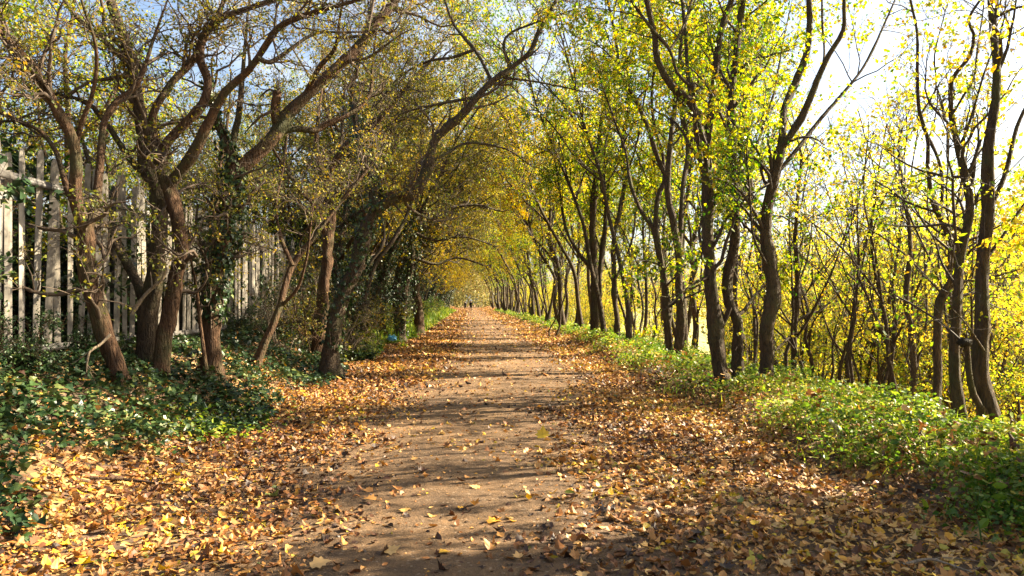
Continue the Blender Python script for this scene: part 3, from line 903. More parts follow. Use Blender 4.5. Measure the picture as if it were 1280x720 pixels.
# left row, farther off, leaning over the path
lab = 'ivy footed olive tree farther off in the row on the left bank'
grp = 'far row trees on the left bank'
P_L = []
for k in range(5):
    lim, m = proc_limbs(rng.uniform(8.5, 10.5), rng.uniform(.11, .16), (rng.uniform(1.8, 4.0), rng.uniform(-.5, .5)), 7, (.2, .7), .75, 1 + (k % 2), .2)
    P_L.append(proc_tree('bank_tree', lab, 'tree', grp, lim, m, BARK_L, TWIG_L, LEAF_L if k < 3 else LEAF_F,
                         dict(LEFT, n1=12, n2=6, n3=4.2, per=4.2, size=(.06, .1), l1=(1, 2.4), l2=(.5, 1.2), l3=(.2, .5), t0=.25, bias=(.1, 0, 0)),
                         ivy=(.02, .75, 1900, .42)))
spots = []
for k, y in enumerate(np.cumsum(rng.uniform(1.7, 3.4, 48)) + 19.0):
    spots.append((-4.4 + rng.uniform(-.8, .5) - (1.5 if k % 3 == 1 else 0), float(y), rng.uniform(-.5, .5), rng.uniform(.8, 1.1) * (1 + .45 * float(sstep(70, 120, y)))))
scatter(P_L, spots, lab, grp)

lab = 'bank tree bending far out so its thin golden crown hangs over the path'
grp = 'arching trees over the path'
P_A = []
for k in range(4):
    lim, m = proc_limbs(rng.uniform(8.5, 10), rng.uniform(.10, .13), (rng.uniform(4.2, 6.2), rng.uniform(-.8, .5)), 8, (.3, .85), .7, 1 + k % 2, .2)
    P_A.append(proc_tree('arching_tree', lab, 'tree', grp, lim, m, BARK_R, TWIG_L, LEAF_F if k % 2 else LEAF_L,
                         dict(LEFT, n1=10, n2=6, n3=4.2, per=4.2, size=(.05, .095), l1=(1, 2.4), l2=(.5, 1.2), l3=(.2, .5), t0=.35, bias=(.15, 0, 0)),
                         ivy=(.02, .45, 1200, .3)))
spots = [(-4.0 + rng.uniform(-.4, .3), y_, rng.uniform(-.35, .2), sc_) for y_, sc_ in ((27, .95), (33, 1.0), (38, 1.1), (42, 1.15), (49, 1.2), (57, 1.25), (66, 1.3), (77, 1.4), (90, 1.5), (105, 1.6), (122, 1.7), (140, 1.8))]
scatter(P_A, spots, lab, grp)

lab = 'tall verge tree leaning in so its leafy crown hangs over the middle of the path'
grp = 'verge trees leaning over the path'
P_C = []
for k in range(3):
    lim, m = proc_limbs(rng.uniform(11, 12.5), .095, (rng.uniform(-4.2, -3.0), rng.uniform(-.6, .4)), 7, (.35, .85), .6, 1, .14)
    P_C.append(proc_tree('leaning_tree', lab, 'tree', grp, lim, m, BARK_R, TWIG_R, LEAF_R,
                         dict(RIGHT, n1=10, n2=5, n3=3.8, per=4.8, size=(.045, .115), l1=(1, 2.4), t0=.4, bias=(-.12, 0, 0))))
spots = [(4.7, 22.5, .1, .95), (4.8, 27, 0, 1.0), (4.9, 33, 0, 1.05), (4.8, 40, .1, 1.1), (4.8, 52, 0, 1.2), (4.8, 72, 0, 1.3), (4.9, 90, 0, 1.4)]
scatter(P_C, spots, lab, grp)

# trees behind the fence
lab = 'leafy tree standing behind the pale fence'
grp = 'trees behind the fence'
P_B = []
for k in range(3):
    lim, m = proc_limbs(rng.uniform(7, 9), .13, (0, 0), 6, (.15, .7), .8, 2, .2)
    P_B.append(proc_tree('fence_tree', lab, 'tree', grp, lim, m, BARK_L, TWIG_L, LEAF_R if k else LEAF_L,
                         dict(LEFT, n1=13, n2=6, n3=4.5, per=4.5, size=(.05, .085), l1=(1, 2.2), l2=(.5, 1.1), l3=(.2, .5), t0=.12)))
spots = [(-6.6 - rng.uniform(0, 1.2) - (k % 2) * 2.4, 6 + k * 2.2 + rng.uniform(-.5, .5), rng.uniform(0, 6.28), rng.uniform(.8, 1.1)) for k in range(15)]
scatter(P_B, spots, lab, grp)

# thicket on the slope below the right bank
lab = 'thin leaning sapling with yellow leaves in the thicket below the bank'
grp = 'saplings in the thicket below the bank'
P_T = []
for k in range(6):
    lim, m = proc_limbs(rng.uniform(6.0, 7.6), rng.uniform(.045, .075), (rng.uniform(-.6, .6), rng.uniform(-.6, .6)), 5, (.12, .7), .6, 2 + k % 2, .2)
    P_T.append(proc_tree('sapling', lab, 'sapling', grp, lim, m, BARK_S, TWIG_R, LEAF_T,
                         dict(RIGHT, n1=6, n2=5, n3=3.0, per=3.6, size=(.05, .115), l1=(.6, 1.5), l2=(.3, .8), t0=.14)))
spots = []
for k in range(125):
    a = rng.uniform(0, 1)
    y = 10 + 60 * a ** 1.15
    x = 6.8 + rng.uniform(0, 1) * (7 + .42 * y)
    if x / y > .9: x = y * rng.uniform(.55, .85)
    if x < 6.6: x = 6.6 + rng.uniform(0, 2)
    top = min(.52 * x - 1.3 + rng.uniform(-.5, .4), 5.2) - (.6 if y < 17 else 0)
    spots.append((x, y, rng.uniform(0, 6.28), float(np.clip((top - height(x, y)) / 7.0, .45, 1.25))))
scatter(P_T, spots, lab, grp)

lab = 'yellow leaved sapling farther along the slope under the row'
spots = []
for k in range(46):
    y = rng.uniform(48, 150); x = 6.2 + rng.uniform(0, 7)
    top = min(.52 * x - .8, 5.5)
    spots.append((x, y, rng.uniform(0, 6.28), float(np.clip((top - height(x, y)) / 7.0, .5, 1.3))))
for k, s_ in enumerate(spots):
    put(P_T[k % 6], True, *s_, lab, 'saplings farther along the slope')

lab = 'tall yellow green tree on the slope, bare below and leafy above the row'
grp = 'tall trees on the slope behind the row'
P_H = []
for k in range(3):
    lim, m = proc_limbs(rng.uniform(11.5, 13), .12, (rng.uniform(-.6, .6), rng.uniform(-.6, .6)), 6, (.45, .8), .55, 1, .12, (.3, .5))
    P_H.append(proc_tree('slope_tree', lab, 'tree', grp, lim, m, BARK_R, TWIG_R, LEAF_R,
                         dict(RIGHT, n1=11, n2=5, n3=3.6, per=6, size=(.045, .13), l1=(1, 2.4), t0=.5)))
spots = [(6.6 + rng.uniform(0, 2.2) + (k % 2) * 1.2, 19 + k * 3.6 + rng.uniform(-1.2, 1.2), rng.uniform(0, 6.28), rng.uniform(.9, 1.1)) for k in range(14)]
scatter(P_H, spots, lab, grp)

lab = 'thin bare stemmed sapling just below the green edge of the bank'
grp = 'front saplings below the green edge'
P_F = []
for k in range(4):
    lim, m = proc_limbs(rng.uniform(4.2, 5.0), rng.uniform(.03, .05), (rng.uniform(-.5, .5), rng.uniform(-.5, .5)), 4, (.3, .75), .5, 1 + k % 2, .25)
    P_F.append(proc_tree('sapling', lab, 'sapling', grp, lim, m, BARK_S, TWIG_R, LEAF_T,
                         dict(RIGHT, n1=3, n2=3.5, n3=3, per=2.4, size=(.04, .08), l1=(.4, 1.0), l2=(.25, .6), t0=.4)))
spots = []
for (px, yy) in ((1018, 13.5), (1031, 14.5), (1050, 12.8), (1064, 12.4), (1082, 14), (1098, 12), (1118, 11.6), (1154, 11.8), (1010, 15.5), (1072, 16), (1105, 15), (1140, 14), (980, 15), (945, 16), (872, 20), (795, 25), (812, 26), (690, 33), (1185, 10.5), (1225, 9.6), (1180, 13), (1210, 12)):
    p = at(px, 540, yy)
    spots.append((float(p[0]), yy, rng.uniform(0, 6.28), rng.uniform(.8, 1.1)))
scatter(P_F, spots, lab, grp)

# trees just outside the frame that throw the shade across the near path
lab = 'leafy tree on the right bank close beside the viewpoint'
grp = 'trees beside the viewpoint'
P_V = []
for k in range(2):
    lim, m = proc_limbs(6.6, .08, (0, 0), 6, (.15, .7), .6, 2, .2)
    P_V.append(proc_tree('sycamore_tree', lab, 'tree', grp, lim, m, BARK_R, TWIG_R, LEAF_T,
                         dict(RIGHT, n1=9, n2=5, n3=3.6, per=5, size=(.06, .12), l1=(.5, 1.3), l2=(.3, .7), t0=.2)))
spots = [(5.7, 5.3, 0, .8), (6.3, 5.7, 2, .8), (7.2, 6.0, 1, .85), (6.2, 4.9, 2, .85), (5.2, 4.7, 3, .68), (7.4, 5.7, 4, 1.0)]
scatter(P_V, spots, lab, grp)

# woodland closing the view far down the path
mb = MB()
N = 34000
x = np.where(rng.uniform(0, 1, N) < .3, rng.normal(1, 7, N), rng.uniform(-45, 70, N)); y = rng.uniform(192, 235, N)
top = 9 + 3.5 * np.sin(x * .23) + 2 * np.sin(x * .71 + 2) + 1.5 * np.sin(y * .3)
z = rng.uniform(0, 1, N) ** .8 * top
keep = (np.abs(x - 1) > 2.2) | (z > 3.2) | (y > 208)
x, y, z = x[keep], y[keep], z[keep]; N = len(x)
ax = rng.normal(size=(N, 3)); nr = rng.normal(size=(N, 3)); nr[:, 2] += .6
leaves(mb, np.stack([x, y, z], -1), ax, nr, rng.uniform(.35, .8, N), DIAMOND, 0)
for k in range(130):
    bx, by = rng.uniform(-45, 70), rng.uniform(192, 235)
    if -6 < bx < 8: bx += 16
    h_ = rng.uniform(7, 11)
    pts = np.array([[bx, by, -.2], [bx + rng.normal(0, .3), by, h_ * .4], [bx + rng.normal(0, .8), by, h_ * .75], [bx + rng.normal(0, 1.2), by, h_]])
    tubes(mb, pts, np.array([.2, .15, .1, .03]), 5, 1)
o = mb.build('far_woodland', [LEAF_W, BARK_R], smooth_mats=(1,))
tag(o, kind='stuff')


# ------------------------------------------------------------------ shrubs and ground plants
def shrub_proto(n_st, h, leafm, style, label, group, twig=TWIG_L, spread=.6):
    root = empty('shrub', (0, 0, 0)); tag(root, label, 'shrub', group)
    st = []
    for k in range(n_st):
        a = rng.uniform(0, 6.28); d = norm(np.array([math.cos(a) * spread, math.sin(a) * spread, 1.0]))
        p = [np.array([math.cos(a) * .12, math.sin(a) * .12, -.1])]
        L_ = h * rng.uniform(.6, 1.1); q = 8
        for _ in range(q - 1):
            d = norm(d + rng.normal(0, .22, 3) + np.array([0, 0, -.05])); p.append(p[-1] + d * L_ / (q - 1))
        C = catmull(np.c_[np.array(p), np.linspace(.022, .006, q)], .14)
        st.append((C[:, :3], C[:, 3]))
    kids = []
    for C, rr in st:
        mb = MB(); tubes(mb, C, rr, 6, 0, True, .05); kids.append((mb.build('stem', twig, root), []))
    kids.append((crown(root, st, twig, leafm, style, 'foliage'), []))
    return root, kids


lab = 'tangled bare stemmed shrub in front of the fence bars'
grp = 'tangled shrubs along the fence'
SH = [shrub_proto(9, rng.uniform(1.6, 2.4), LEAF_L, dict(LEFT, n1=4, n2=3.5, n3=2.6, per=1.4 + k, l1=(.4, 1.1), l2=(.2, .6), size=(.03, .055), t0=.1, wig=.4), lab, grp, BARK_L if k % 2 else DEADWOOD) for k in range(3)]
spots = []
for (px, yy) in ((366, 17.0), (388, 18.4), (430, 20.5), (452, 23)):
    p = at(px, 430, yy)
    spots.append((float(p[0]) - .15, yy, rng.uniform(0, 6.28), rng.uniform(.8, 1.15)))
scatter(SH, spots, lab, grp)
lab = 'dense dark undergrowth bush between the ivy clad trunks'
grp = 'undergrowth between the ivy clad trunks'
SU = [shrub_proto(9, 2.4, LEAF_L if k == 0 else LEAF_IVY, dict(LEFT, n1=6, n2=5, n3=3, per=3.5, l1=(.5, 1.2), l2=(.25, .7), size=(.04, .08), t0=.08), lab, grp) for k in range(2)]
scatter(SU, [(-4.5 + rng.uniform(-.4, .3), y_, rng.uniform(0, 6.28), rng.uniform(.8, 1.2)) for y_ in (19.5, 21, 22.6, 24, 25.5, 32, 34, 36.5, 39, 42)], lab, grp)

lab = 'dense dark ivy bush added behind the fence bars to darken their gaps'
grp = 'ivy bushes added to darken the fence gaps'
SI = [shrub_proto(8, 2.6, LEAF_IVY, dict(LEFT, n1=9, n2=5, n3=3, per=6, l1=(.5, 1.2), l2=(.3, .7), size=(.07, .12), t0=.05), lab, grp, BARK_L, .45) for k in range(3)]
spots = [(-6.0 - rng.uniform(0, .5) - (k % 2) * .9, 5.5 + k * 1.0 + rng.uniform(-.2, .2), rng.uniform(0, 6.28), rng.uniform(.85, 1.1)) for k in range(28)]
scatter(SI, spots, lab, grp)  # dark bushes added so the gaps between the bars read as deep shade
lab = 'low ivy bush growing against the front of the fence bars'
grp = 'ivy bushes in front of the fence'
SJ = [shrub_proto(7, 1.5, LEAF_IVY, dict(LEFT, n1=8, n2=5, n3=3, per=4, l1=(.3, .8), l2=(.2, .5), size=(.05, .09), t0=.05), lab, grp, BARK_L, .5) for k in range(2)]
spots = [(-4.8 + rng.uniform(-.05, .1), yy, rng.uniform(0, 6.28), sc_) for yy, sc_ in ((7.6, .4), (8.4, .45), (10.2, .38), (16.5, .5), (18, .55))]
scatter(SJ, spots, lab, grp)

lab = 'sunlit pale green bush at the foot of the bank farther along'
grp = 'bushes at the foot of the bank'
SB = [shrub_proto(8, 1.8, LEAF_G if k else LEAF_L, dict(LEFT, n1=8, n2=5, n3=3, per=5, l1=(.4, 1.1), l2=(.2, .6), size=(.05, .085), t0=.1), lab, grp) for k in range(2)]
spots = []
for y in np.arange(27, 100, 4.2):
    spots.append((-4.3 + rng.uniform(-.5, .5), float(y), rng.uniform(0, 6.28), rng.uniform(.6, 1.2)))
scatter(SB, spots, lab, grp)


BAG = at(490, 425, 28.0); BAG[2] = float(height(BAG[0], BAG[1]))


def bag_hole(x, y):
    return 1 - ((np.abs(x - BAG[0] * y / BAG[1]) < .32) & (y > BAG[1] - 7) & (y < BAG[1] + .4))


def carpet(name, n, xr, yr, mat, shape, size, hgt, mask, tintf=None, droop=.2, nflat=.45, ypow=1.6):
    x = rng.uniform(*xr, n); y = yr[0] + (yr[1] - yr[0]) * rng.uniform(0, 1, n) ** ypow
    k = rng.uniform(0, 1, n) < mask(x, y)
    x, y = x[k], y[k]; n = len(x)
    hgt = hgt * (.55 + .45 * sstep(5, 9, y))
    lump = .5 + .5 * np.sin(x * 2.7 + 1.1 * np.sin(y * 1.9)) * np.sin(y * 2.1 + .7)
    lump = .35 + .65 * lump
    z = height(x, y) + hgt * lump * rng.uniform(0, 1, n) ** .55 + .01
    ax = rng.normal(0, 1, (n, 3)); ax[:, 2] = ax[:, 2] * .4 - droop
    nr = rng.normal(0, nflat, (n, 3)); nr[:, 2] += 1
    mb = MB()
    far = 1 + np.clip((y - 14) / 40, 0, 2.5)
    leaves(mb, np.stack([x, y, z], -1), ax, nr, rng.uniform(size[0], size[1], n) * far, shape, 0, fold=.25, curl=.35, tint=tintf(x, y, n) if tintf else None)
    o = mb.build(name, mat, smooth_mats=())
    tag(o, kind='stuff')


def ivy_mask(x, y):
    e = -2.75 - .35 * np.sin(y * 1.1) - .22 * np.sin(y * 2.9 + 1) - .2 * sstep(9.5, 7.5, y) - .3 * sstep(7.2, 5.6, y) + .25 * sstep(16, 24, y)
    return sstep(-.15, .45, e - x) * (1 - .6 * sstep(24, 34, y)) * bag_hole(x, y)


carpet('ivy_ground_cover', 80000, (-6.5, -2.5), (4.2, 60), LEAF_IVY, IVY, (.035, .105), .34, ivy_mask, ypow=1.9)


def verge_mask(x, y):
    e = 3.5 - .22 * sstep(8, 6, y) + .2 * np.sin(y * 1.3 + .5) + .16 * np.sin(y * 3.3) + .6 * sstep(14, 32, y)
    gap = .45 + .55 * sstep(-.5, .1, np.sin(x * 2.9 + y * 1.7) * np.sin(y * 1.1 - x * 1.3 + 2))
    return sstep(-.15, .6, x - e) * (1 - sstep(5.3, 6.3, x)) * gap


carpet('verge_greenery', 190000, (3.0, 6.3), (4.0, 120), LEAF_G, DIAMOND, (.022, .06), .38, verge_mask, ypow=2.3, nflat=.7)
carpet('verge_nettles', 14000, (3.0, 6.3), (4.0, 60), LEAF_G, OVAL, (.05, .10), .50, verge_mask, ypow=2.0, nflat=.5)


def grass_blades(name, n, xr, yr, mask, hgt, ypow=2.2):
    x = rng.uniform(*xr, n); y = yr[0] + (yr[1] - yr[0]) * rng.uniform(0, 1, n) ** ypow
    k = rng.uniform(0, 1, n) < mask(x, y); x, y = x[k], y[k]; n = len(x)
    a = rng.uniform(0, 6.283, n); tl = rng.uniform(.1, .9, n)
    ax = np.stack([np.cos(a) * tl, np.sin(a) * tl, np.ones(n)], -1)
    nr = np.stack([-np.cos(a), -np.sin(a), tl], -1) + rng.normal(0, .2, (n, 3))
    mb = MB()
    leaves(mb, np.stack([x, y, height(x, y)], -1), ax, nr, rng.uniform(hgt * .5, hgt * 1.2, n) * (1 + np.clip((y - 14) / 60, 0, 1)), BLADE, 0, fold=0, curl=.5, wid=.55)
    tag(mb.build(name, LEAF_G, smooth_mats=()), kind='stuff')


grass_blades('grass', 16000, (3.0, 6.0), (4, 110), verge_mask, .24)
def grass_l_mask(x, y):
    e = -2.25 - .25 * np.sin(y * .9)
    return sstep(0, .5, e - x) * sstep(20, 27, y) * bag_hole(x, y)


grass_blades('grass', 16000, (-4.6, -2.0), (20, 110), grass_l_mask, .4, 1.6)
carpet('verge_greenery', 26000, (-4.6, -2.0), (20, 130), LEAF_G, OVAL, (.06, .11), .34, grass_l_mask, ypow=1.5)


# a bright patch of weeds at the edge of the ivy
def patch_mask(x, y):
    return np.exp(-(((x + 3.05) / .45) ** 2 + ((y - 9.6) / .9) ** 2))


carpet('weed_patch', 5000, (-4.2, -2.2), (8, 12), LEAF_G, OVAL, (.04, .07), .3, patch_mask, ypow=1)

# ------------------------------------------------------------------ palisade fence
FX = -5.05
fence = empty('palisade_fence', (FX, 20, .8))
tag(fence, 'pale grey palisade fence of tall bars running behind the left hand trees', 'fence')
FM = plain_mat('weathered_pale_steel', (.25, .22, .18), .75, 0, .7, 3.0, .3)
RM = plain_mat('rail_dark_steel', (.10, .09, .08), .6, .2, .3, 8)
PITCH = .26


def picket_mesh():
    prof = [(-.062, 0), (-.04, .026), (-.018, .006), (0, .028), (.018, .006), (.04, .026), (.062, 0)]
    zs = [0, .6, 1.2, 1.8, 2.38, 2.46, 2.5]
    sc = [1, 1, 1, 1, 1, .72, .28]
    v = []; t = .006
    for z, s in zip(zs, sc):
        for (a, b) in prof: v.append((b, a * s, z))
        for (a, b) in prof[::-1]: v.append((b - t, a * s, z))
    k = 14; q = []
    for i in range(len(zs) - 1):
        for j in range(k):
            q.append([i * k + j, i * k + (j + 1) % k, (i + 1) * k + (j + 1) % k, (i + 1) * k + j])
    top = (len(zs) - 1) * k
    for j in range(6):
        q.append([top + j, top + j + 1, top + 12 - j, top + 13 - j])
    mb = MB(); mb.add(np.array(v), quads=q)
    return mb.mesh('picket', [FM], ())


pm = picket_mesh()
for k in range(100):
    if k in (41, 66): continue
    y = 6.2 + k * PITCH
    o = bpy.data.objects.new('picket', pm); COL.objects.link(o); o.parent = fence
    o.location = (rng.normal(0, .006), y - 20, float(height(FX, y)) - .8 + .03 + rng.normal(0, .012))
    o.rotation_euler = (rng.normal(0, .022), rng.normal(0, .015), rng.normal(0, .09)); o.scale = (1, rng.uniform(.9, 1.08), rng.uniform(.97, 1.015))


def box(mb, c, s, mat=0):
    c = np.array(c); s = np.array(s) / 2
    v = np.array([[x, y, z] for x in (-1, 1) for y in (-1, 1) for z in (-1, 1)]) * s + c
    mb.add(v, quads=[[0, 1, 3, 2], [4, 6, 7, 5], [0, 4, 5, 1], [2, 3, 7, 6], [0, 2, 6, 4], [1, 5, 7, 3]], mat=mat)


for z in (.20, 2.12):
    mb = MB()
    for k in range(11):
        y0 = 6.0 + k * 2.75
        box(mb, (FX + .055, y0 + 1.375, .84 + z), (.045, 2.74, .05))
        box(mb, (FX + .062, y0 + 1.375, .84 + z + .03), (.012, 2.74, .05))
    mb.build('rail', RM, fence)
for k in range(12):
    mb = MB(); y0 = 6.0 + k * 2.75
    h0 = float(height(FX, y0))
    box(mb, (FX - .06, y0, h0 + 1.15), (.012, .10, 2.5)); box(mb, (FX - .10, y0, h0 + 1.15), (.07, .008, 2.5)); box(mb, (FX - .14, y0, h0 + 1.15), (.012, .10, 2.5))
    mb.build('post', RM, fence)


# ------------------------------------------------------------------ small things
def stick(label, pts, r, mat=DEADWOOD, cat='branch', side=0, name='fallen_branch'):
    P = np.array(pts, float)
    C = catmull(np.c_[P, np.linspace(r, r * .5, len(P))], .06)
    mb = MB(); c = P[0]
    tubes(mb, C[:, :3], C[:, 3], 8, 0, True, .08)
    if side:
        b, rr = grow(C[None, :, :3], C[None, :, 3], side, .3, 1, (.15, .4), (25, 50), 0, .15, 5, .6, .004)
        tubes(mb, b, rr, 5)
    o = mb.build(name, mat, loc=(float(c[0]), float(c[1]), float(c[2])))
    tag(o, label, cat)
    return o


def on_ground(px, py, up=.03):
    """where the ground lies under a pixel"""
    Y = 4.0
    while Y < 200:
        p = at(px, py, Y)
        if p[2] <= height(p[0], p[1]) + up:
            return np.array([p[0], p[1], float(height(p[0], p[1])) + up])
        Y += .03
    return p


stick('pale dead branch forked over the ivy below the sunlit Y trunk', [at(138, 418, 9.0), at(125, 431, 8.9), at(112, 440, 8.8), at(108, 462, 8.75), at(107, 482, 8.75)], .017, side=4)
stick('snapped pale branch propped upright against the dark double trunk', [at(165, 392, 10.3), at(182, 368, 10.3), at(205, 346, 10.3), at(206, 330, 10.3), at(200, 322, 10.3)], .028, side=3)
stick('pale log lying on the ivy at the fence foot', [at(68, 479, 8.9), at(88, 472, 8.95), at(106, 468, 9.0)], .022, side=2)
stick('white split branch stuck in the green verge', [on_ground(1052, 546, .05), on_ground(1046, 536, .17), on_ground(1038, 526, .33)], .035, plain_mat('stripped_wood', (.68, .62, .52), .7, 0, .12, 9))
stick('thin bleached twig on the shaded leaves by the right verge', [on_ground(1128, 708, .06), on_ground(1160, 700, .07), on_ground(1185, 706, .06), on_ground(1215, 716, .05)], .010, side=2)
stick('dark twig lying across the orange leaves beside the ivy', [on_ground(112, 598, .05), on_ground(160, 600, .06), on_ground(215, 606, .05), on_ground(262, 604, .05)], .014, BARK_L, side=3)

# blue carrier bag
p = BAG + np.array([0, 0, .2])
root = empty('plastic_bag', (float(p[0]), float(p[1]), float(p[2]))); tag(root, 'crumpled blue plastic bag lying at the edge of the green verge', 'bag')
BLUE = plain_mat('blue_plastic', (.12, .42, .66), .35, 0, .2, 8, .3)
mb = MB(); nb, kb = 14, 22; vv = []
for a_ in range(nb):
    for b_ in range(kb):
        ph = math.pi * a_ / (nb - 1); t_ = 2 * math.pi * b_ / kb
        r_ = .135 * (1 + .2 * math.sin(5 * t_ + 2 * a_) + .18 * math.sin(3 * t_ - a_ * 1.3) + rng.normal(0, .09))
        vv.append(p + np.array([r_ * 1.15 * math.sin(ph) * math.cos(t_), r_ * .8 * math.sin(ph) * math.sin(t_), max(-.02, .06 + r_ * .62 * math.cos(ph))]))
qq = [[a_ * kb + b_, a_ * kb + (b_ + 1) % kb, (a_ + 1) * kb + (b_ + 1) % kb, (a_ + 1) * kb + b_] for a_ in range(nb - 1) for b_ in range(kb)]
mb.add(np.array(vv), quads=qq); mb.build('sack', BLUE, root)
for s in (-1, 1):
    mb = MB(); t_ = np.linspace(0, math.pi, 9)
    tubes(mb, np.stack([p[0] + s * .07 + .05 * np.cos(t_), np.full(9, p[1] - .05), p[2] + .12 + .08 * np.sin(t_)], -1), np.full(9, .009), 5)
    mb.build('handle', BLUE, root)

# single leaves on the bare track
def lone_leaf(px, py, size, tint, label, tilt=.2, ang=None, group=None):
    p = on_ground(px, py, .035)
    mb = MB(); a = rng.uniform(0, 6.28) if ang is None else ang
    nr = np.array([[-tilt * .6, -tilt, 1.0]]); axv = np.array([[math.cos(a), math.sin(a), tilt * .8]])
    leaves(mb, p[None], axv, nr, [size], MAPLE, 0, fold=.3, curl=.5, tint=np.array([tint]))
    tubes(mb, np.array([p, p - axv[0] * .03 + [0, 0, -.004], p - axv[0] * .06 + [0, 0, -.008]]), np.array([.0022, .0018, .0015]), 4)
    o = mb.build('fallen_leaf', LITTER, smooth_mats=(), loc=tuple(map(float, p)))
    tag(o, label, 'leaf', group)


lone_leaf(677, 549, .17, .955, 'bright yellow maple leaf standing up alone on the bare path', 1.1, 1.2)
for q_ in ((620, 652), (640, 648), (610, 655), (505, 640), (470, 625), (690, 590), (650, 700), (585, 560), (520, 575), (660, 620), (600, 610), (560, 690), (700, 520), (610, 500), (480, 690)):
    lone_leaf(q_[0], q_[1], rng.uniform(.07, .12), rng.uniform(.6, .9), 'large tan leaf lying flat on the bare middle of the path', .15, None, 'single leaves on the bare path')
lone_leaf(388, 708, .13, .74, 'large pale maple leaf in the shade at the lower path edge', .25, .4)


# walkers far along the path
def skin_person(label, base, coat, dark, phase):
    root = empty('person', base); tag(root, label, 'person', 'walkers far down the path')
    me = bpy.data.meshes.new('body')
    s = phase
    J = {'pelvis': (0, 0, .95), 'chest': (0, .02, 1.3), 'neck': (0, .02, 1.47), 'head': (0, .03, 1.58), 'crown': (0, .02, 1.7),
         'lh': (-.1, 0, .9), 'lk': (-.11, .14 * s, .5), 'la': (-.11, .1 * s - .08, .09), 'lt': (-.12, .1 * s - .22, .04),
         'rh': (.1, 0, .9), 'rk': (.11, -.06 * s, .49), 'ra': (.11, -.28 * s, .12), 'rt': (.12, -.28 * s - .14, .05),
         'ls': (-.18, .02, 1.4), 'le': (-.25, -.05 * s, 1.13), 'lw': (-.24, -.2 * s, .9), 'lf': (-.23, -.24 * s, .8),
         'rs': (.18, .02, 1.4), 're': (.25, .08 * s, 1.13), 'rw': (.24, .02 * s - .06, .88), 'rf': (.23, .0 * s - .1, .78)}
    E = ['pelvis chest', 'chest neck', 'neck head', 'head crown', 'pelvis lh', 'lh lk', 'lk la', 'la lt', 'pelvis rh', 'rh rk', 'rk ra', 'ra rt',
         'chest ls', 'ls le', 'le lw', 'lw lf', 'chest rs', 'rs re', 're rw', 'rw rf']
    rad = dict(pelvis=.15, chest=.16, neck=.06, head=.095, crown=.07, lh=.095, rh=.095, lk=.06, rk=.06, la=.042, ra=.042, lt=.04, rt=.04,
               ls=.065, rs=.065, le=.048, re=.048, lw=.033, rw=.033, lf=.035, rf=.035)
    names = list(J)
    me.from_pydata([J[n] for n in names], [tuple(names.index(w) for w in e.split()) for e in E], [])
    o = bpy.data.objects.new('body', me); COL.objects.link(o)
    o.modifiers.new('skin', 'SKIN'); sub = o.modifiers.new('sub', 'SUBSURF'); sub.levels = 2; sub.render_levels = 2
    for i, n in enumerate(names):
        me.skin_vertices[0].data[i].radius = (rad[n], rad[n] * (.75 if n in ('pelvis', 'chest') else 1))
    me.skin_vertices[0].data[0].use_root = True
    dg = bpy.context.evaluated_depsgraph_get()
    m2 = bpy.data.meshes.new_from_object(o.evaluated_get(dg))
    o.modifiers.clear(); o.data = m2
    m2.materials.clear()
    m2.materials.append(dark); m2.materials.append(SKIN)
    for pl in m2.polygons:
        z = sum((m2.vertices[i].co.z for i in pl.vertices)) / len(pl.vertices)
        x = abs(m2.vertices[pl.vertices[0]].co.x)
        pl.material_index = 1 if z > 1.44 and x < .15 or (x > .17 and z < .9 and z > .7) else 0
        pl.use_smooth = True
    o.parent = root
    mb = MB()     # coat: one shaped shell over the trunk
    ks = 16; rows = [(.62, .20, .15), (.8, .19, .15), (.98, .175, .14), (1.15, .18, .145), (1.32, .205, .15), (1.42, .18, .12), (1.48, .09, .085)]
    v = [[rx_ * math.cos(6.283 * j / ks), .015 + ry_ * math.sin(6.283 * j / ks), z_] for z_, rx_, ry_ in rows for j in range(ks)]
    q = [[i * ks + j, i * ks + (j + 1) % ks, (i + 1) * ks + (j + 1) % ks, (i + 1) * ks + j] for i in range(len(rows) - 1) for j in range(ks)]
    mb.add(np.array(v) + np.array(base), quads=q); mb.build('coat', coat, root)
    mb = MB()
    v = []; q = []
    for i in range(7):
        ph = .1 + 1.55 * i / 6
        for j in range(12):
            t_ = 6.283 * j / 12
            v.append([.108 * math.sin(ph) * math.cos(t_), .012 + .12 * math.sin(ph) * math.sin(t_), 1.61 + .13 * math.cos(ph)])
    q = [[i * 12 + j, i * 12 + (j + 1) % 12, (i + 1) * 12 + (j + 1) % 12, (i + 1) * 12 + j] for i in range(6) for j in range(12)]
    mb.add(np.array(v) + np.array(base), quads=q); mb.build('hair', HAIR, root)
    return root


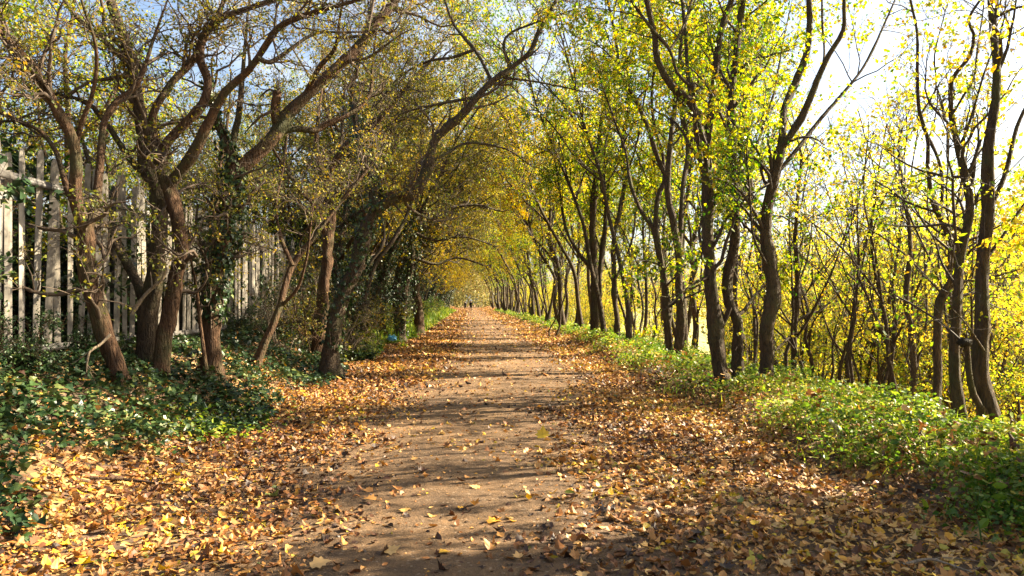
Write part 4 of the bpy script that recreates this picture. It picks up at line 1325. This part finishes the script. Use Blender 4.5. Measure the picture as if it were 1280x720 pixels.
SKIN = plain_mat('skin', (.5, .3, .22), .5, 0, .05)
HAIR = plain_mat('dark_hair', (.03, .02, .015), .6, 0, .2, 40)
p1 = at(581.5, 383, 135); p2 = at(588.5, 383, 131)
skin_person('smaller walker in dark grey coat, one of two far down the path', (float(p1[0]), 135, .02), plain_mat('coat_grey', (.008, .008, .01), .9, spec=.1), plain_mat('trousers_dark', (.005, .005, .006), .9, spec=.1), 1).scale = (.92, .92, .92)
skin_person('taller walker in black coat, one of two far down the path', (float(p2[0]), 131, .02), plain_mat('coat_black', (.003, .003, .0035), .9, spec=.1), plain_mat('trousers_black', (.003, .003, .0035), .9, spec=.1), -1)

# ------------------------------------------------------------------ light
AZ, EL = R(77), R(33)
world = bpy.data.worlds.new('World'); scene.world = world; world.use_nodes = True
nt = world.node_tree; nt.nodes.clear()
sky = nt.nodes.new('ShaderNodeTexSky'); sky.sky_type = 'NISHITA'; sky.sun_disc = False
sky.sun_elevation = EL; sky.sun_rotation = AZ
sky.air_density = 1.0; sky.dust_density = 3.0; sky.ozone_density = 1.0
tcw = nt.nodes.new('ShaderNodeTexCoord')
mpw = nt.nodes.new('ShaderNodeMapping'); mpw.inputs['Scale'].default_value = (1, 1, 2.2)
nt.links.new(tcw.outputs['Generated'], mpw.inputs[0])
cl = noise(nt, 2.6, 7, .62, mpw.outputs[0], .4)
cf = ramp(nt, [(.46, (0, 0, 0)), (.74, (1, 1, 1))], cl.outputs[0])
skyc = mixc(nt, sky.outputs[0], (4.0, 4.1, 4.2), cf.outputs[0])
bg = nt.nodes.new('ShaderNodeBackground'); bg.inputs[1].default_value = .05
wo = nt.nodes.new('ShaderNodeOutputWorld')
nt.links.new(skyc, bg.inputs[0]); nt.links.new(bg.outputs[0], wo.inputs[0])
sd = bpy.data.lights.new('sun', 'SUN'); sd.energy = 5.0; sd.angle = R(.5); sd.color = (1, .87, .64)
sun = bpy.data.objects.new('sun', sd); COL.objects.link(sun)
v = Vector((math.sin(AZ) * math.cos(EL), math.cos(AZ) * math.cos(EL), math.sin(EL)))
sun.rotation_euler = v.to_track_quat('Z', 'Y').to_euler()

scene.view_settings.view_transform = 'Standard'
scene.view_settings.look = 'None'
scene.view_settings.gamma = 1
scene.view_settings.exposure = 2.62
scene.cycles.max_bounces = 7
scene.cycles.diffuse_bounces = 1
scene.cycles.transmission_bounces = 5
scene.cycles.glossy_bounces = 2
scene.cycles.sample_clamp_indirect = 6
scene.cycles.use_denoising = True
